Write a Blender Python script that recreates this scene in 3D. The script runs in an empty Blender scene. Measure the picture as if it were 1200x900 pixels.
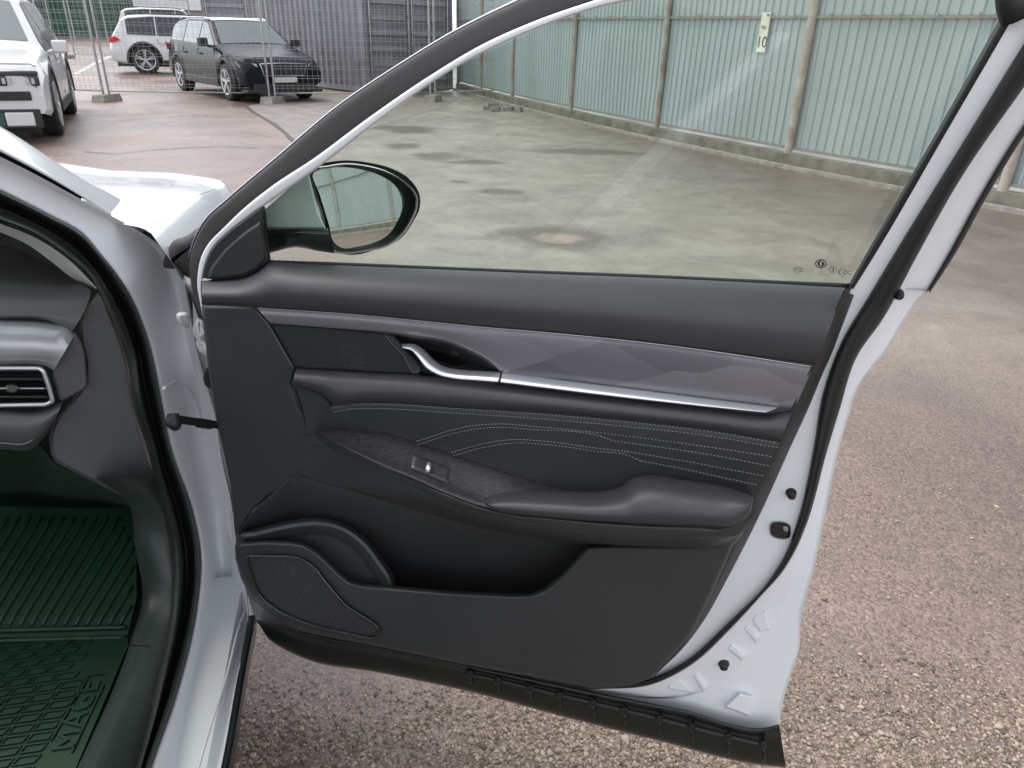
import bpy, bmesh, math, random
import numpy as np
from mathutils import Vector, Matrix
random.seed(7); rng = np.random.default_rng(7)
scene = bpy.context.scene
COL = scene.collection

# ------------------------------------------------------------------ camera
FPX, CX, CY, EYE = 850.0, 600.0, 450.0, 1.5
PITCH, ROLL = math.atan(412 / FPX), math.radians(1.6)
FW = np.array([0, math.cos(PITCH), -math.sin(PITCH)])
U0 = np.array([0, math.sin(PITCH), math.cos(PITCH)]); R0 = np.array([1.0, 0, 0])
CR = R0 * math.cos(ROLL) + U0 * math.sin(ROLL)
CU = U0 * math.cos(ROLL) - R0 * math.sin(ROLL)
EYEP = np.array([0, 0, EYE])
cam = bpy.data.cameras.new('camera'); cam.sensor_width = 36; cam.lens = FPX * 36 / 1200
cam.clip_start = 0.02; cam.clip_end = 2000
camo = bpy.data.objects.new('camera', cam); COL.objects.link(camo)
camo.matrix_world = Matrix(((CR[0], CU[0], -FW[0], 0), (CR[1], CU[1], -FW[1], 0), (CR[2], CU[2], -FW[2], EYE), (0, 0, 0, 1)))
scene.camera = camo

# ------------------------------------------------------------------ sky, sun, exposure
SUN_EL, SUN_AZ = 62, -70          # azimuth from +Y, towards +X
w = bpy.data.worlds.new('World'); scene.world = w; w.use_nodes = True
nt = w.node_tree; nt.nodes.clear()
sky = nt.nodes.new('ShaderNodeTexSky'); sky.sky_type = 'NISHITA'; sky.sun_disc = False
sky.sun_elevation = math.radians(SUN_EL); sky.sun_rotation = math.radians(SUN_AZ)
sky.air_density = 1.0; sky.dust_density = 1.2; sky.ozone_density = 1.0
hs = nt.nodes.new('ShaderNodeHueSaturation'); hs.inputs['Saturation'].default_value = 0.24
bg = nt.nodes.new('ShaderNodeBackground'); bg.inputs['Strength'].default_value = 0.15
wo = nt.nodes.new('ShaderNodeOutputWorld')
nt.links.new(sky.outputs[0], hs.inputs['Color']); nt.links.new(hs.outputs[0], bg.inputs[0]); nt.links.new(bg.outputs[0], wo.inputs[0])
sl = bpy.data.lights.new('sun', 'SUN'); sl.energy = .5; sl.angle = math.radians(22); sl.color = (1, .93, .84)
so = bpy.data.objects.new('sun', sl); COL.objects.link(so)
_e, _a = math.radians(SUN_EL), math.radians(SUN_AZ)
_d = Vector((math.sin(_a) * math.cos(_e), math.cos(_a) * math.cos(_e), math.sin(_e)))
so.rotation_euler = _d.to_track_quat('Z', 'Y').to_euler(); so.location = (0, 0, 30)
vs = scene.view_settings; vs.view_transform = 'Standard'; vs.look = 'None'; vs.gamma = 1; vs.use_curve_mapping = False
vs.exposure = 1.38

# ------------------------------------------------------------------ ray helpers: picture point -> point on a real plane
def ray(x, y): return FW + CR * ((x - CX) / FPX) - CU * ((y - CY) / FPX)
def on(x, y, p0, n):
    d = ray(x, y); return EYEP + d * (np.dot(p0 - EYEP, n) / np.dot(d, n))
def G(x, y, z=0.0): return on(x, y, np.array([0, 0, z]), np.array([0, 0, 1.0]))
# open door: vertical plane through DA, ES towards its rear edge, EN towards the cabin side
DA = np.array([-.44, 1.14, .28]); _t = math.radians(-12.8)
ES = np.array([math.cos(_t), math.sin(_t), 0]); EN = np.array([math.sin(_t), -math.cos(_t), 0])
BELT, TILT = 1.18, .22
def D(x, y, n=0.0):
    p = on(x, y, DA + EN * n, EN)
    if p[2] > BELT:
        q = DA + EN * n; q = np.array([q[0], q[1], BELT]); nn = EN - np.array([0, 0, TILT])
        p = on(x, y, q, nn)
    return p
def DT(x, y, n=0.0):      # the flat window plane, leaning in above the belt
    q = DA + EN * n; return on(x, y, np.array([q[0], q[1], BELT]), EN - np.array([0, 0, TILT]))
# car body side: vertical plane, FWD towards the bonnet, NS outboard
FWD = np.array([-.2075, .978, 0]); NS = np.array([.978, .2075, 0])
BP = np.array([-.48, .84, .35])
def B(x, y, m=0.0):
    p = on(x, y, BP - NS * m, NS)
    if p[2] > 1.1:
        q = BP - NS * m; q = np.array([q[0], q[1], 1.1]); p = on(x, y, q, NS + np.array([0, 0, .25]))
    return p
def F(x, y, d): return on(x, y, FWD * d, FWD)        # plane across the car, d metres ahead of the eye

# ------------------------------------------------------------------ materials
M = {}
def mat(name, col, rough=.5, metal=0.0, spec=.5, coat=0.0, var=0.0, vscale=8.0, bump=0.0, bscale=200.0, col2=None, stretch=None, island=0.0, sheen=0.0):
    m = bpy.data.materials.new(name); m.use_nodes = True; n = m.node_tree; b = n.nodes['Principled BSDF']
    b.inputs['Base Color'].default_value = (*col, 1); b.inputs['Roughness'].default_value = rough
    b.inputs['Metallic'].default_value = metal; b.inputs['Specular IOR Level'].default_value = spec
    b.inputs['Coat Weight'].default_value = coat; b.inputs['Coat Roughness'].default_value = .05
    if sheen: b.inputs['Sheen Weight'].default_value = sheen
    tc = n.nodes.new('ShaderNodeTexCoord'); src = tc.outputs['Object']
    if stretch:
        mp = n.nodes.new('ShaderNodeMapping'); mp.inputs['Scale'].default_value = stretch
        n.links.new(src, mp.inputs[0]); src = mp.outputs[0]
    if var or col2:
        no = n.nodes.new('ShaderNodeTexNoise'); no.inputs['Scale'].default_value = vscale; no.inputs['Detail'].default_value = 6
        n.links.new(src, no.inputs['Vector'])
        r = n.nodes.new('ShaderNodeValToRGB'); c2 = col2 or tuple(c * (1 - var) for c in col)
        r.color_ramp.elements[0].position = .35; r.color_ramp.elements[1].position = .65
        r.color_ramp.elements[0].color = (*c2, 1); r.color_ramp.elements[1].color = (*col, 1)
        n.links.new(no.outputs['Fac'], r.inputs[0]); out = r.outputs[0]
        n.links.new(out, b.inputs['Base Color'])
        ro = n.nodes.new('ShaderNodeMath'); ro.operation = 'MULTIPLY_ADD'; ro.inputs[1].default_value = .12; ro.inputs[2].default_value = max(0, rough - .06)
        n.links.new(no.outputs['Fac'], ro.inputs[0]); n.links.new(ro.outputs[0], b.inputs['Roughness'])
    if island:
        g = n.nodes.new('ShaderNodeNewGeometry'); r = n.nodes.new('ShaderNodeValToRGB'); r.color_ramp.elements[0].color = (*[c * (1 - island) for c in col], 1)
        e = r.color_ramp.elements.new(.5); e.color = (*col, 1); c2 = col2 or col; r.color_ramp.elements[-1].color = (*c2, 1)
        n.links.new(g.outputs['Random Per Island'], r.inputs[0]); n.links.new(r.outputs[0], b.inputs['Base Color'])
    if bump:
        no = n.nodes.new('ShaderNodeTexNoise'); no.inputs['Scale'].default_value = bscale; no.inputs['Detail'].default_value = 3
        n.links.new(src, no.inputs['Vector'])
        bu = n.nodes.new('ShaderNodeBump'); bu.inputs['Strength'].default_value = bump; bu.inputs['Distance'].default_value = .002
        n.links.new(no.outputs['Fac'], bu.inputs['Height']); n.links.new(bu.outputs[0], b.inputs['Normal'])
    M[name] = m; return m
mat('white_paint', (.70, .715, .73), .22, coat=.6, var=.03, vscale=3)
mat('white_inner', (.83, .845, .87), .45, coat=.12, var=.05, vscale=4)
mat('soft_plastic', (.050, .050, .054), .5, var=.15, vscale=5, bump=.18, bscale=900)
mat('hard_plastic', (.034, .037, .038), .44, var=.15, vscale=5, bump=.25, bscale=700)
mat('leather', (.050, .050, .056), .46, var=.12, vscale=6, bump=.25, bscale=520)
mat('leather_insert', (.033, .035, .037), .5, var=.12, vscale=6, bump=.25, bscale=520)
mat('dark_plastic', (.018, .019, .020), .5, bump=.1, bscale=800)
mat('gloss_black', (.010, .012, .012), .12, coat=.5)
mat('cladding_black', (.012, .016, .015), .24, var=.3, vscale=12)
mat('rubber', (.012, .015, .014), .5, var=.25, vscale=14)
mat('chrome', (.82, .82, .84), .3, metal=.75)
mat('satin_metal', (.55, .55, .58), .3, metal=1)
mat('brushed_panel', (.085, .080, .086), .36, metal=.55, var=.55, vscale=30, stretch=(3, 3, 90), bump=.06, bscale=60)
mat('thread', (.36, .37, .38), .7)
mat('grey_trim', (.62, .63, .64), .6, bump=.2, bscale=600)
mat('dash_soft', (.12, .12, .125), .4, var=.1, bump=.2, bscale=700)
mat('dash_deco', (.5, .51, .54), .25, metal=.3, var=.25, vscale=6, stretch=(1, 1, 5))
mat('mat_rubber', (.004, .034, .014), .5, var=.35, vscale=5)  # green cast over the footwell put into the black rubber's base colour
mat('carpet', (.008, .034, .016), .85, var=.4, vscale=60, bump=.4, bscale=400)  # carries the same green cast in its base colour
mat('kick_trim', (.020, .028, .026), .5, var=.2, bump=.2, bscale=500)
mat('sill_trim', (.034, .046, .041), .42, var=.2, bump=.15, bscale=500)
mat('galv', (.42, .43, .42), .5, metal=.4, var=.3, vscale=10)
mat('concrete', (.33, .30, .27), .85, var=.35, vscale=9, bump=.6, bscale=60)
mat('plinth', (.20, .19, .15), .9, var=.45, vscale=5, bump=.6, bscale=40)
mat('post_paint', (.34, .33, .30), .6, col2=(.25, .19, .15), vscale=4)
mat('rail_paint', (.20, .24, .22), .6, col2=(.22, .18, .15), vscale=3)
mat('rust_post', (.42, .40, .35), .6, col2=(.30, .24, .19), vscale=5)
mat('container_grey', (.19, .19, .21), .5, var=.3, vscale=2)
mat('container_light', (.25, .25, .27), .5, var=.25, vscale=2)
mat('tyre', (.018, .018, .02), .8)
mat('alloy', (.5, .5, .52), .3, metal=.9)
mat('car_glass', (.02, .025, .028), .06, spec=.8)
mat('car_glass_light', (.10, .12, .12), .12, spec=.8)
mat('car_white', (.60, .60, .60), .25, coat=.6)
mat('car_black', (.008, .010, .016), .22, spec=.16)
mat('car_roof_glare', (.6, .58, .54), .3)  # pale tone: sky glare on the black roof put into its colour
mat('lamp_red', (.55, .03, .04), .3)
mat('lamp_clear', (.42, .43, .44), .15, coat=.6)
mat('plate_white', (.6, .6, .58), .5)
mat('plastic_black', (.02, .02, .021), .55)
mat('tarp_green', (.03, .085, .06), .7, var=.35, vscale=1.2)
mat('facade_white', (.70, .71, .72), .7, var=.1, vscale=.7)
mat('facade_window', (.14, .17, .18), .1)
mat('road_white', (.62, .60, .57), .7, var=.3, vscale=6)
mat('print_black', (.02, .02, .02), .6)
mat('sign_cream', (.66, .66, .56), .6, var=.12, vscale=9)
mat('clip_yellow', (.62, .58, .3), .5)
mat('weed', (.12, .19, .04), .7, var=.4, vscale=30)
mat('stones', (.33, .26, .198), .75, spec=.3, col2=(.47, .385, .305), island=.65)
mat('orange_lens', (.60, .33, .18), .3)

def deco_material():
    m = mat('deco_weave', (.105, .100, .115), .32, metal=.35); n = m.node_tree; b = n.nodes['Principled BSDF']
    tc = n.nodes.new('ShaderNodeTexCoord'); mp = n.nodes.new('ShaderNodeMapping')
    mp.inputs['Rotation'].default_value = (0, math.radians(45), 0); mp.inputs['Scale'].default_value = (1, 1, 1)
    pre = n.nodes.new('ShaderNodeMapping'); pre.inputs['Scale'].default_value = (5.5, 0, 13)
    n.links.new(tc.outputs['Object'], pre.inputs[0]); n.links.new(pre.outputs[0], mp.inputs[0])
    v = n.nodes.new('ShaderNodeTexVoronoi'); v.distance = 'CHEBYCHEV'; v.inputs['Scale'].default_value = 1.5; v.inputs['Randomness'].default_value = .5
    n.links.new(mp.outputs[0], v.inputs['Vector'])
    r = n.nodes.new('ShaderNodeValToRGB'); r.color_ramp.elements[0].color = (.125, .12, .135, 1); r.color_ramp.elements[1].color = (.27, .26, .285, 1)
    sp = n.nodes.new('ShaderNodeSeparateColor'); n.links.new(v.outputs['Color'], sp.inputs[0]); n.links.new(sp.outputs[0], r.inputs[0])
    n.links.new(r.outputs[0], b.inputs['Base Color'])
deco_material()
def grille_material():
    m = mat('speaker_mesh', (.014, .015, .016), .45, metal=.2); n = m.node_tree; b = n.nodes['Principled BSDF']
    tc = n.nodes.new('ShaderNodeTexCoord'); mp = n.nodes.new('ShaderNodeMapping'); mp.inputs['Scale'].default_value = (190, 0, 190); mp.inputs['Rotation'].default_value = (0, .6, 0)
    v = n.nodes.new('ShaderNodeTexVoronoi'); v.inputs['Randomness'].default_value = 0; v.inputs['Scale'].default_value = 1
    n.links.new(tc.outputs['Object'], mp.inputs[0]); n.links.new(mp.outputs[0], v.inputs['Vector'])
    r = n.nodes.new('ShaderNodeValToRGB'); r.color_ramp.elements[0].color = (.002, .002, .002, 1); r.color_ramp.elements[1].color = (.060, .063, .066, 1)
    r.color_ramp.elements[0].position = .28; r.color_ramp.elements[1].position = .42
    n.links.new(v.outputs['Distance'], r.inputs[0]); n.links.new(r.outputs[0], b.inputs['Base Color'])
    bu = n.nodes.new('ShaderNodeBump'); bu.inputs['Strength'].default_value = .6; bu.inputs['Distance'].default_value = .002
    n.links.new(v.outputs['Distance'], bu.inputs['Height']); n.links.new(bu.outputs[0], b.inputs['Normal'])
grille_material()
def glass_material():
    m = bpy.data.materials.new('tinted_glass'); m.use_nodes = True; n = m.node_tree; n.nodes.clear()
    o = n.nodes.new('ShaderNodeOutputMaterial'); mx = n.nodes.new('ShaderNodeMixShader')
    t = n.nodes.new('ShaderNodeBsdfTransparent'); t.inputs[0].default_value = (.80, .86, .80, 1)
    g = n.nodes.new('ShaderNodeBsdfGlossy'); g.inputs['Roughness'].default_value = .02; g.inputs['Color'].default_value = (1, 1, 1, 1)
    lw = n.nodes.new('ShaderNodeLayerWeight'); lw.inputs['Blend'].default_value = .5
    pw = n.nodes.new('ShaderNodeMath'); pw.operation = 'POWER'; pw.inputs[1].default_value = 5; n.links.new(lw.outputs['Facing'], pw.inputs[0])
    fr = n.nodes.new('ShaderNodeMath'); fr.operation = 'MULTIPLY_ADD'; fr.inputs[1].default_value = .9; fr.inputs[2].default_value = .085; n.links.new(pw.outputs[0], fr.inputs[0])
    n.links.new(fr.outputs[0], mx.inputs[0]); n.links.new(t.outputs[0], mx.inputs[1]); n.links.new(g.outputs[0], mx.inputs[2]); n.links.new(mx.outputs[0], o.inputs[0])
    M['glass'] = m
glass_material()
def ground_material():
    m = bpy.data.materials.new('asphalt'); m.use_nodes = True; n = m.node_tree; b = n.nodes['Principled BSDF']; L = n.links.new
    geo = n.nodes.new('ShaderNodeNewGeometry'); P = geo.outputs['Position']
    def noise(sc, det=5, dist=0, rough=.55):
        k = n.nodes.new('ShaderNodeTexNoise'); k.inputs['Scale'].default_value = sc; k.inputs['Detail'].default_value = det; k.inputs['Roughness'].default_value = rough; k.inputs['Distortion'].default_value = dist; L(P, k.inputs['Vector']); return k.outputs['Fac']
    def ramp(v, a, c0, bb, c1):
        k = n.nodes.new('ShaderNodeValToRGB'); e = k.color_ramp.elements; e[0].position = a; e[1].position = bb; e[0].color = (*c0, 1); e[1].color = (*c1, 1); L(v, k.inputs[0]); return k.outputs[0]
    def mix(f, a, c, mode='MIX'):
        k = n.nodes.new('ShaderNodeMix'); k.data_type = 'RGBA'; k.blend_type = mode
        if isinstance(f, float): k.inputs[0].default_value = f
        else: L(f, k.inputs[0])
        L(a, k.inputs[6]); L(c, k.inputs[7]); return k.outputs[2]
    vor = n.nodes.new('ShaderNodeTexVoronoi'); vor.inputs['Scale'].default_value = 95; L(P, vor.inputs['Vector'])
    vor2 = n.nodes.new('ShaderNodeTexVoronoi'); vor2.inputs['Scale'].default_value = 210; L(P, vor2.inputs['Vector'])
    sc = n.nodes.new('ShaderNodeSeparateColor'); L(vor.outputs['Color'], sc.inputs[0])
    sc2 = n.nodes.new('ShaderNodeSeparateColor'); L(vor2.outputs['Color'], sc2.inputs[0])
    agg = ramp(sc.outputs[0], .2, (.118, .081, .066), .95, (.37, .265, .215))
    agg2 = ramp(sc2.outputs[1], .1, (.135, .093, .077), .97, (.43, .315, .26))
    base = mix(.55, agg, agg2)
    blot = ramp(noise(.55, 6, .6), .35, (.62, .60, .60), .66, (1.12, 1.08, 1.06))
    base = mix(1.0, base, blot, 'MULTIPLY')
    # the worn grey yard by the fence: east of a wandering line
    sx = n.nodes.new('ShaderNodeSeparateXYZ'); L(P, sx.inputs[0])
    ma = n.nodes.new('ShaderNodeMath'); ma.operation = 'MULTIPLY_ADD'; L(sx.outputs['Y'], ma.inputs[0]); ma.inputs[1].default_value = .235; L(sx.outputs['X'], ma.inputs[2])
    ad = n.nodes.new('ShaderNodeMath'); ad.operation = 'MULTIPLY_ADD'; L(noise(.9, 4), ad.inputs[0]); ad.inputs[1].default_value = 1.2; L(ma.outputs[0], ad.inputs[2])
    ymask = n.nodes.new('ShaderNodeMapRange'); ymask.inputs['From Min'].default_value = .2; ymask.inputs['From Max'].default_value = .9; L(ad.outputs[0], ymask.inputs[0])
    yy = n.nodes.new('ShaderNodeMapRange'); yy.inputs['From Min'].default_value = 2.6; yy.inputs['From Max'].default_value = 4.6; L(sx.outputs['Y'], yy.inputs[0])
    mm = n.nodes.new('ShaderNodeMath'); mm.operation = 'MULTIPLY'; L(ymask.outputs[0], mm.inputs[0]); L(yy.outputs[0], mm.inputs[1])
    grey = ramp(noise(2.2, 8, .8, .65), .3, (.16, .15, .125), .72, (.43, .41, .345))
    g2 = mix(.35, grey, mix(1.0, agg2, blot, 'MULTIPLY'))
    # damp darker ground nearer the fence
    md = n.nodes.new('ShaderNodeMapRange'); md.inputs['From Min'].default_value = 3.6; md.inputs['From Max'].default_value = 5.6; L(ad.outputs[0], md.inputs[0])
    damp = ramp(md.outputs[0], 0, (1, 1, 1), 1, (.52, .47, .45)); g2 = mix(1.0, g2, damp, 'MULTIPLY')
    base = mix(mm.outputs[0], base, g2)
    # wet hollows and a sandy pothole: x, y, half sizes
    n1 = noise(3.0, 6, .4, .6)
    def blob(cx, cy, rx, ry, a, bb, am=1.1, nz=None):
        mp = n.nodes.new('ShaderNodeMapping'); mp.vector_type = 'TEXTURE'; mp.inputs['Location'].default_value = (cx, cy, 0); mp.inputs['Scale'].default_value = (rx, ry, 1); L(P, mp.inputs[0])
        ln = n.nodes.new('ShaderNodeVectorMath'); ln.operation = 'LENGTH'; L(mp.outputs[0], ln.inputs[0])
        k = n.nodes.new('ShaderNodeMath'); k.operation = 'MULTIPLY_ADD'; L(nz or n1, k.inputs[0]); k.inputs[1].default_value = am; L(ln.outputs['Value'], k.inputs[2])
        r = n.nodes.new('ShaderNodeMapRange'); r.inputs['From Min'].default_value = a + am * .5; r.inputs['From Max'].default_value = bb + am * .5; r.inputs['To Min'].default_value = 1; r.inputs['To Max'].default_value = 0; L(k.outputs[0], r.inputs[0]); return r.outputs[0]
    wet = None
    for (px, py, rx, ry) in [(652, 277, .55, .42), (515, 183, .42, .42), (474, 171, .3, .3), (538, 213, .16, .12), (480, 153, .5, .5), (590, 225, .3, .18), (690, 178, .9, .35), (560, 190, .5, .22), (470, 150, .7, .4)]:
        c = G(px, py); o_ = blob(c[0], c[1], rx, ry, .6, 1.05)
        if wet is None: wet = o_
        else:
            k = n.nodes.new('ShaderNodeMath'); k.operation = 'MAXIMUM'; L(wet, k.inputs[0]); L(o_, k.inputs[1]); wet = k.outputs[0]
    base = mix(wet, base, mix(1.0, base, ramp(n1, 0, (.40, .35, .30), 1, (.50, .45, .40)), 'MULTIPLY'))
    c = G(655, 279); sand = blob(c[0], c[1], .24, .17, .55, 1.1, 1.5, noise(11, 6, .6, .65))
    base = mix(sand, base, ramp(noise(30, 4), .3, (.24, .175, .12), .7, (.36, .275, .20)))
    L(base, b.inputs['Base Color'])
    rr = n.nodes.new('ShaderNodeMapRange'); L(noise(.8, 6, .5), rr.inputs[0]); rr.inputs['From Min'].default_value = .35; rr.inputs['From Max'].default_value = .65; rr.inputs['To Min'].default_value = .24; rr.inputs['To Max'].default_value = .50
    wr = n.nodes.new('ShaderNodeMix'); L(wet, wr.inputs[0]); L(rr.outputs[0], wr.inputs[2]); wr.inputs[3].default_value = .3
    L(wr.outputs[0], b.inputs['Roughness']); b.inputs['Specular IOR Level'].default_value = .85
    h1 = n.nodes.new('ShaderNodeMath'); h1.operation = 'MULTIPLY_ADD'; L(vor.outputs['Distance'], h1.inputs[0]); h1.inputs[1].default_value = -1.0; L(noise(300, 3), h1.inputs[2])
    bu = n.nodes.new('ShaderNodeBump'); bu.inputs['Strength'].default_value = .6; bu.inputs['Distance'].default_value = .005; L(h1.outputs[0], bu.inputs['Height']); L(bu.outputs[0], b.inputs['Normal'])
    M['asphalt'] = m
ground_material()
def corrugated_material():
    m = mat('corrugated', (.335, .39, .39), .42, var=.12, vscale=1.6, stretch=(1, 1, .25))
    b = m.node_tree.nodes['Principled BSDF']; b.inputs['Metallic'].default_value = .0
corrugated_material()

# ------------------------------------------------------------------ object helpers
def tag(o, label=None, cat=None, group=None, kind=None):
    if label: o['label'] = label
    if cat: o['category'] = cat
    if group: o['group'] = group
    if kind: o['kind'] = kind
    return o
ORIG = {}
def empty(name, loc, rz=0.0):
    o = bpy.data.objects.new(name, None); COL.objects.link(o); o.location = Vector(loc); o.rotation_euler = (0, 0, rz); o.empty_display_size = .2
    return o
def root_of(o):
    while o.parent: o = o.parent
    return o
def mesh(name, v, f, material, parent=None, smooth=True, world=True, angle=None):
    v = np.asarray(v, dtype=float)
    if parent is not None and world:
        v = v - np.array(root_of(parent).location)
    me = bpy.data.meshes.new(name); me.from_pydata([tuple(p) for p in v], [], [tuple(int(i) for i in q) for q in f])
    me.validate(); me.update()
    if smooth: me.shade_smooth()
    if angle and smooth: me.set_sharp_from_angle(angle=math.radians(angle))
    me.materials.append(M[material] if isinstance(material, str) else material)
    o = bpy.data.objects.new(name, me); COL.objects.link(o)
    if parent is not None: o.parent = parent
    return o
class MB:
    def __init__(s): s.v = []; s.f = []
    def add(s, v, f):
        k = len(s.v); s.v += [tuple(p) for p in v]; s.f += [tuple(i + k for i in q) for q in f]; return s
    def box(s, x0, x1, y0, y1, z0, z1, T=None):
        v = [(x, y, z) for z in (z0, z1) for y in (y0, y1) for x in (x0, x1)]
        if T is not None: v = [T(*p) for p in v]
        return s.add(v, [(0, 2, 3, 1), (4, 5, 7, 6), (0, 1, 5, 4), (2, 6, 7, 3), (0, 4, 6, 2), (1, 3, 7, 5)])
    def bar(s, a, b, w, h=None, up=(0, 0, 1)):
        a, b = np.array(a, float), np.array(b, float); h = h or w; d = (b - a) / np.linalg.norm(b - a)
        u = np.cross(d, up); 
        if np.linalg.norm(u) < 1e-4: u = np.cross(d, (1, 0, 0))
        u /= np.linalg.norm(u); t = np.cross(u, d)
        c = [(-w/2, -h/2), (w/2, -h/2), (w/2, h/2), (-w/2, h/2)]
        v = [p + u * i + t * j for p in (a, b) for i, j in c]
        return s.add(v, [(3, 2, 1, 0), (4, 5, 6, 7)] + [(k, (k+1) % 4, 4 + (k+1) % 4, 4 + k) for k in range(4)])
    def tube(s, pts, r, n=8, cap=True):
        pts = [np.array(p, float) for p in pts]; k0 = len(s.v); N = len(pts); prev = None
        for i, p in enumerate(pts):
            d = pts[min(i+1, N-1)] - pts[max(i-1, 0)]; d = d / (np.linalg.norm(d) + 1e-9)
            if prev is None:
                u = np.cross(d, (0, 0, 1.0)); 
                if np.linalg.norm(u) < .1: u = np.cross(d, (1.0, 0, 0))
            else: u = prev - d * np.dot(prev, d)
            u /= np.linalg.norm(u); prev = u; t = np.cross(d, u); rr = r[i] if hasattr(r, '__len__') else r
            s.v += [tuple(p + (u * math.cos(a) + t * math.sin(a)) * rr) for a in np.linspace(0, 2 * math.pi, n, endpoint=False)]
        for i in range(N - 1):
            for j in range(n):
                a = k0 + i * n + j; b = k0 + i * n + (j + 1) % n; s.f.append((a, b, b + n, a + n))
        if cap: s.f.append(tuple(k0 + j for j in range(n))[::-1]); s.f.append(tuple(k0 + (N-1) * n + j for j in range(n)))
        return s
    def build(s, name, material, parent=None, smooth=False, world=True, angle=None): return mesh(name, s.v, s.f, material, parent, smooth, world, angle)

def spline(pts, N, closed=False, lin=False):
    P = np.array(pts, float)
    if closed: P = np.vstack([P, P[:1]])
    seg = np.linalg.norm(np.diff(P, axis=0)[:, :2], axis=1) + 1e-6; t = np.concatenate([[0], np.cumsum(seg)])
    q = np.linspace(0, t[-1], N + (1 if closed else 0))
    out = np.zeros((len(q), P.shape[1]))
    if lin or len(P) < 3:
        for k in range(P.shape[1]): out[:, k] = np.interp(q, t, P[:, k])
    else:
        m = np.zeros_like(P)
        sl_ = np.diff(P, axis=0) / seg[:, None]
        m[1:-1] = (sl_[:-1] * seg[1:, None] + sl_[1:] * seg[:-1, None]) / (seg[:-1] + seg[1:])[:, None]
        m[0], m[-1] = sl_[0], sl_[-1]
        if closed: m[0] = m[-1] = (sl_[0] + sl_[-1]) / 2
        i = np.clip(np.searchsorted(t, q, side='right') - 1, 0, len(seg) - 1); h = seg[i]; u = (q - t[i]) / h; u2, u3 = u * u, u ** 3
        out = ((2*u3 - 3*u2 + 1)[:, None] * P[i] + ((u3 - 2*u2 + u) * h)[:, None] * m[i] + (-2*u3 + 3*u2)[:, None] * P[i+1] + ((u3 - u2) * h)[:, None] * m[i+1])
    return out[:-1] if closed else out
def nrow(pts, n):      # give a row its depth n when the points have none
    return [(p[0], p[1], p[2] if len(p) > 2 else n) for p in pts]
def grid_faces(R, Cn): return [(i * Cn + j, i * Cn + j + 1, (i + 1) * Cn + j + 1, (i + 1) * Cn + j) for i in range(R - 1) for j in range(Cn - 1)]
def loft(name, rows, conv, material, parent, N=70, sub=5, lin_rows=False, lin_cols=False):
    Rw = [spline(r, N, lin=lin_rows) for r in rows]
    if lin_cols or len(Rw) < 3:
        cols = []
        for i in range(len(Rw) - 1):
            for k in range(sub): cols.append(Rw[i] + (Rw[i+1] - Rw[i]) * k / sub)
        cols.append(Rw[-1])
    else:
        A = np.array(Rw); cols = []
        for i in range(len(A) - 1):
            p0 = A[max(i-1, 0)]; p1 = A[i]; p2 = A[i+1]; p3 = A[min(i+2, len(A)-1)]
            for k in range(sub):
                u = k / sub; cols.append(.5 * ((2*p1) + (-p0+p2)*u + (2*p0-5*p1+4*p2-p3)*u*u + (-p0+3*p1-3*p2+p3)*u**3))
        cols.append(A[-1])
    v = [conv(*q) for c in cols for q in c]
    return mesh(name, v, grid_faces(len(cols), N), material, parent)
def between(name, ra, rb, prof, conv, material, parent, N=70, sub=4, lin=False):
    A = spline([p[:2] for p in ra], N, lin=lin); Bb = spline([p[:2] for p in rb], N, lin=lin)
    rows = [np.column_stack([A + (Bb - A) * t, np.full(N, n)]) for t, n in prof]
    return loft(name, rows, conv, material, parent, N, sub, True)
def inset(P, d):       # P closed polygon in picture coordinates, d > 0 inwards
    area = .5 * np.sum(P[:, 0] * np.roll(P[:, 1], -1) - np.roll(P[:, 0], -1) * P[:, 1])
    e = np.roll(P, -1, 0) - P; nrm = np.column_stack([-e[:, 1], e[:, 0]]); nrm /= (np.linalg.norm(nrm, axis=1)[:, None] + 1e-9)
    if area < 0: nrm = -nrm
    a = nrm + np.roll(nrm, 1, 0); a /= np.maximum((a * a).sum(1)[:, None] / 2, .5); a *= 1.0
    return P + a * d
def raised(name, outline, prof, conv, material, parent, N=120, lin=False, tilt=None):
    """closed outline; prof = [(inset px, depth n) ...] from the rim inwards, the last ring is filled"""
    if lin: K_ = max(2, N // len(outline)); N = K_ * len(outline); C_ = np.array(outline, float)
    else: P = spline(outline, N, closed=True)
    v = []; f = []
    for k, (d, n) in enumerate(prof):
        if lin:
            q_ = inset(C_, d) if d else C_; nx_ = np.roll(q_, -1, 0)
            Q = np.array([q_[i] + (nx_[i] - q_[i]) * t / K_ for i in range(len(q_)) for t in range(K_)])
        else: Q = inset(P, d) if d else P
        v += [conv(x, y, n + (tilt(x, y) if tilt else 0)) for x, y in Q]
    for k in range(len(prof) - 1):
        for j in range(N):
            a, b = k * N + j, k * N + (j + 1) % N; f.append((a, b, b + N, a + N))
    f.append(tuple((len(prof) - 1) * N + j for j in range(N)))
    o = mesh(name, v, f, material, parent, angle=50); o.data.polygons[len(f) - 1].use_smooth = False; return o
def line_tube(name, pts, n, r, conv, material, parent, N=80, k=8, lin=False):
    q = spline([(p[0], p[1], p[2] if len(p) > 2 else n) for p in pts], N, lin=lin)
    return MB().tube([conv(*p) for p in q], r, k).build(name, material, parent, smooth=True)
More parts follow.
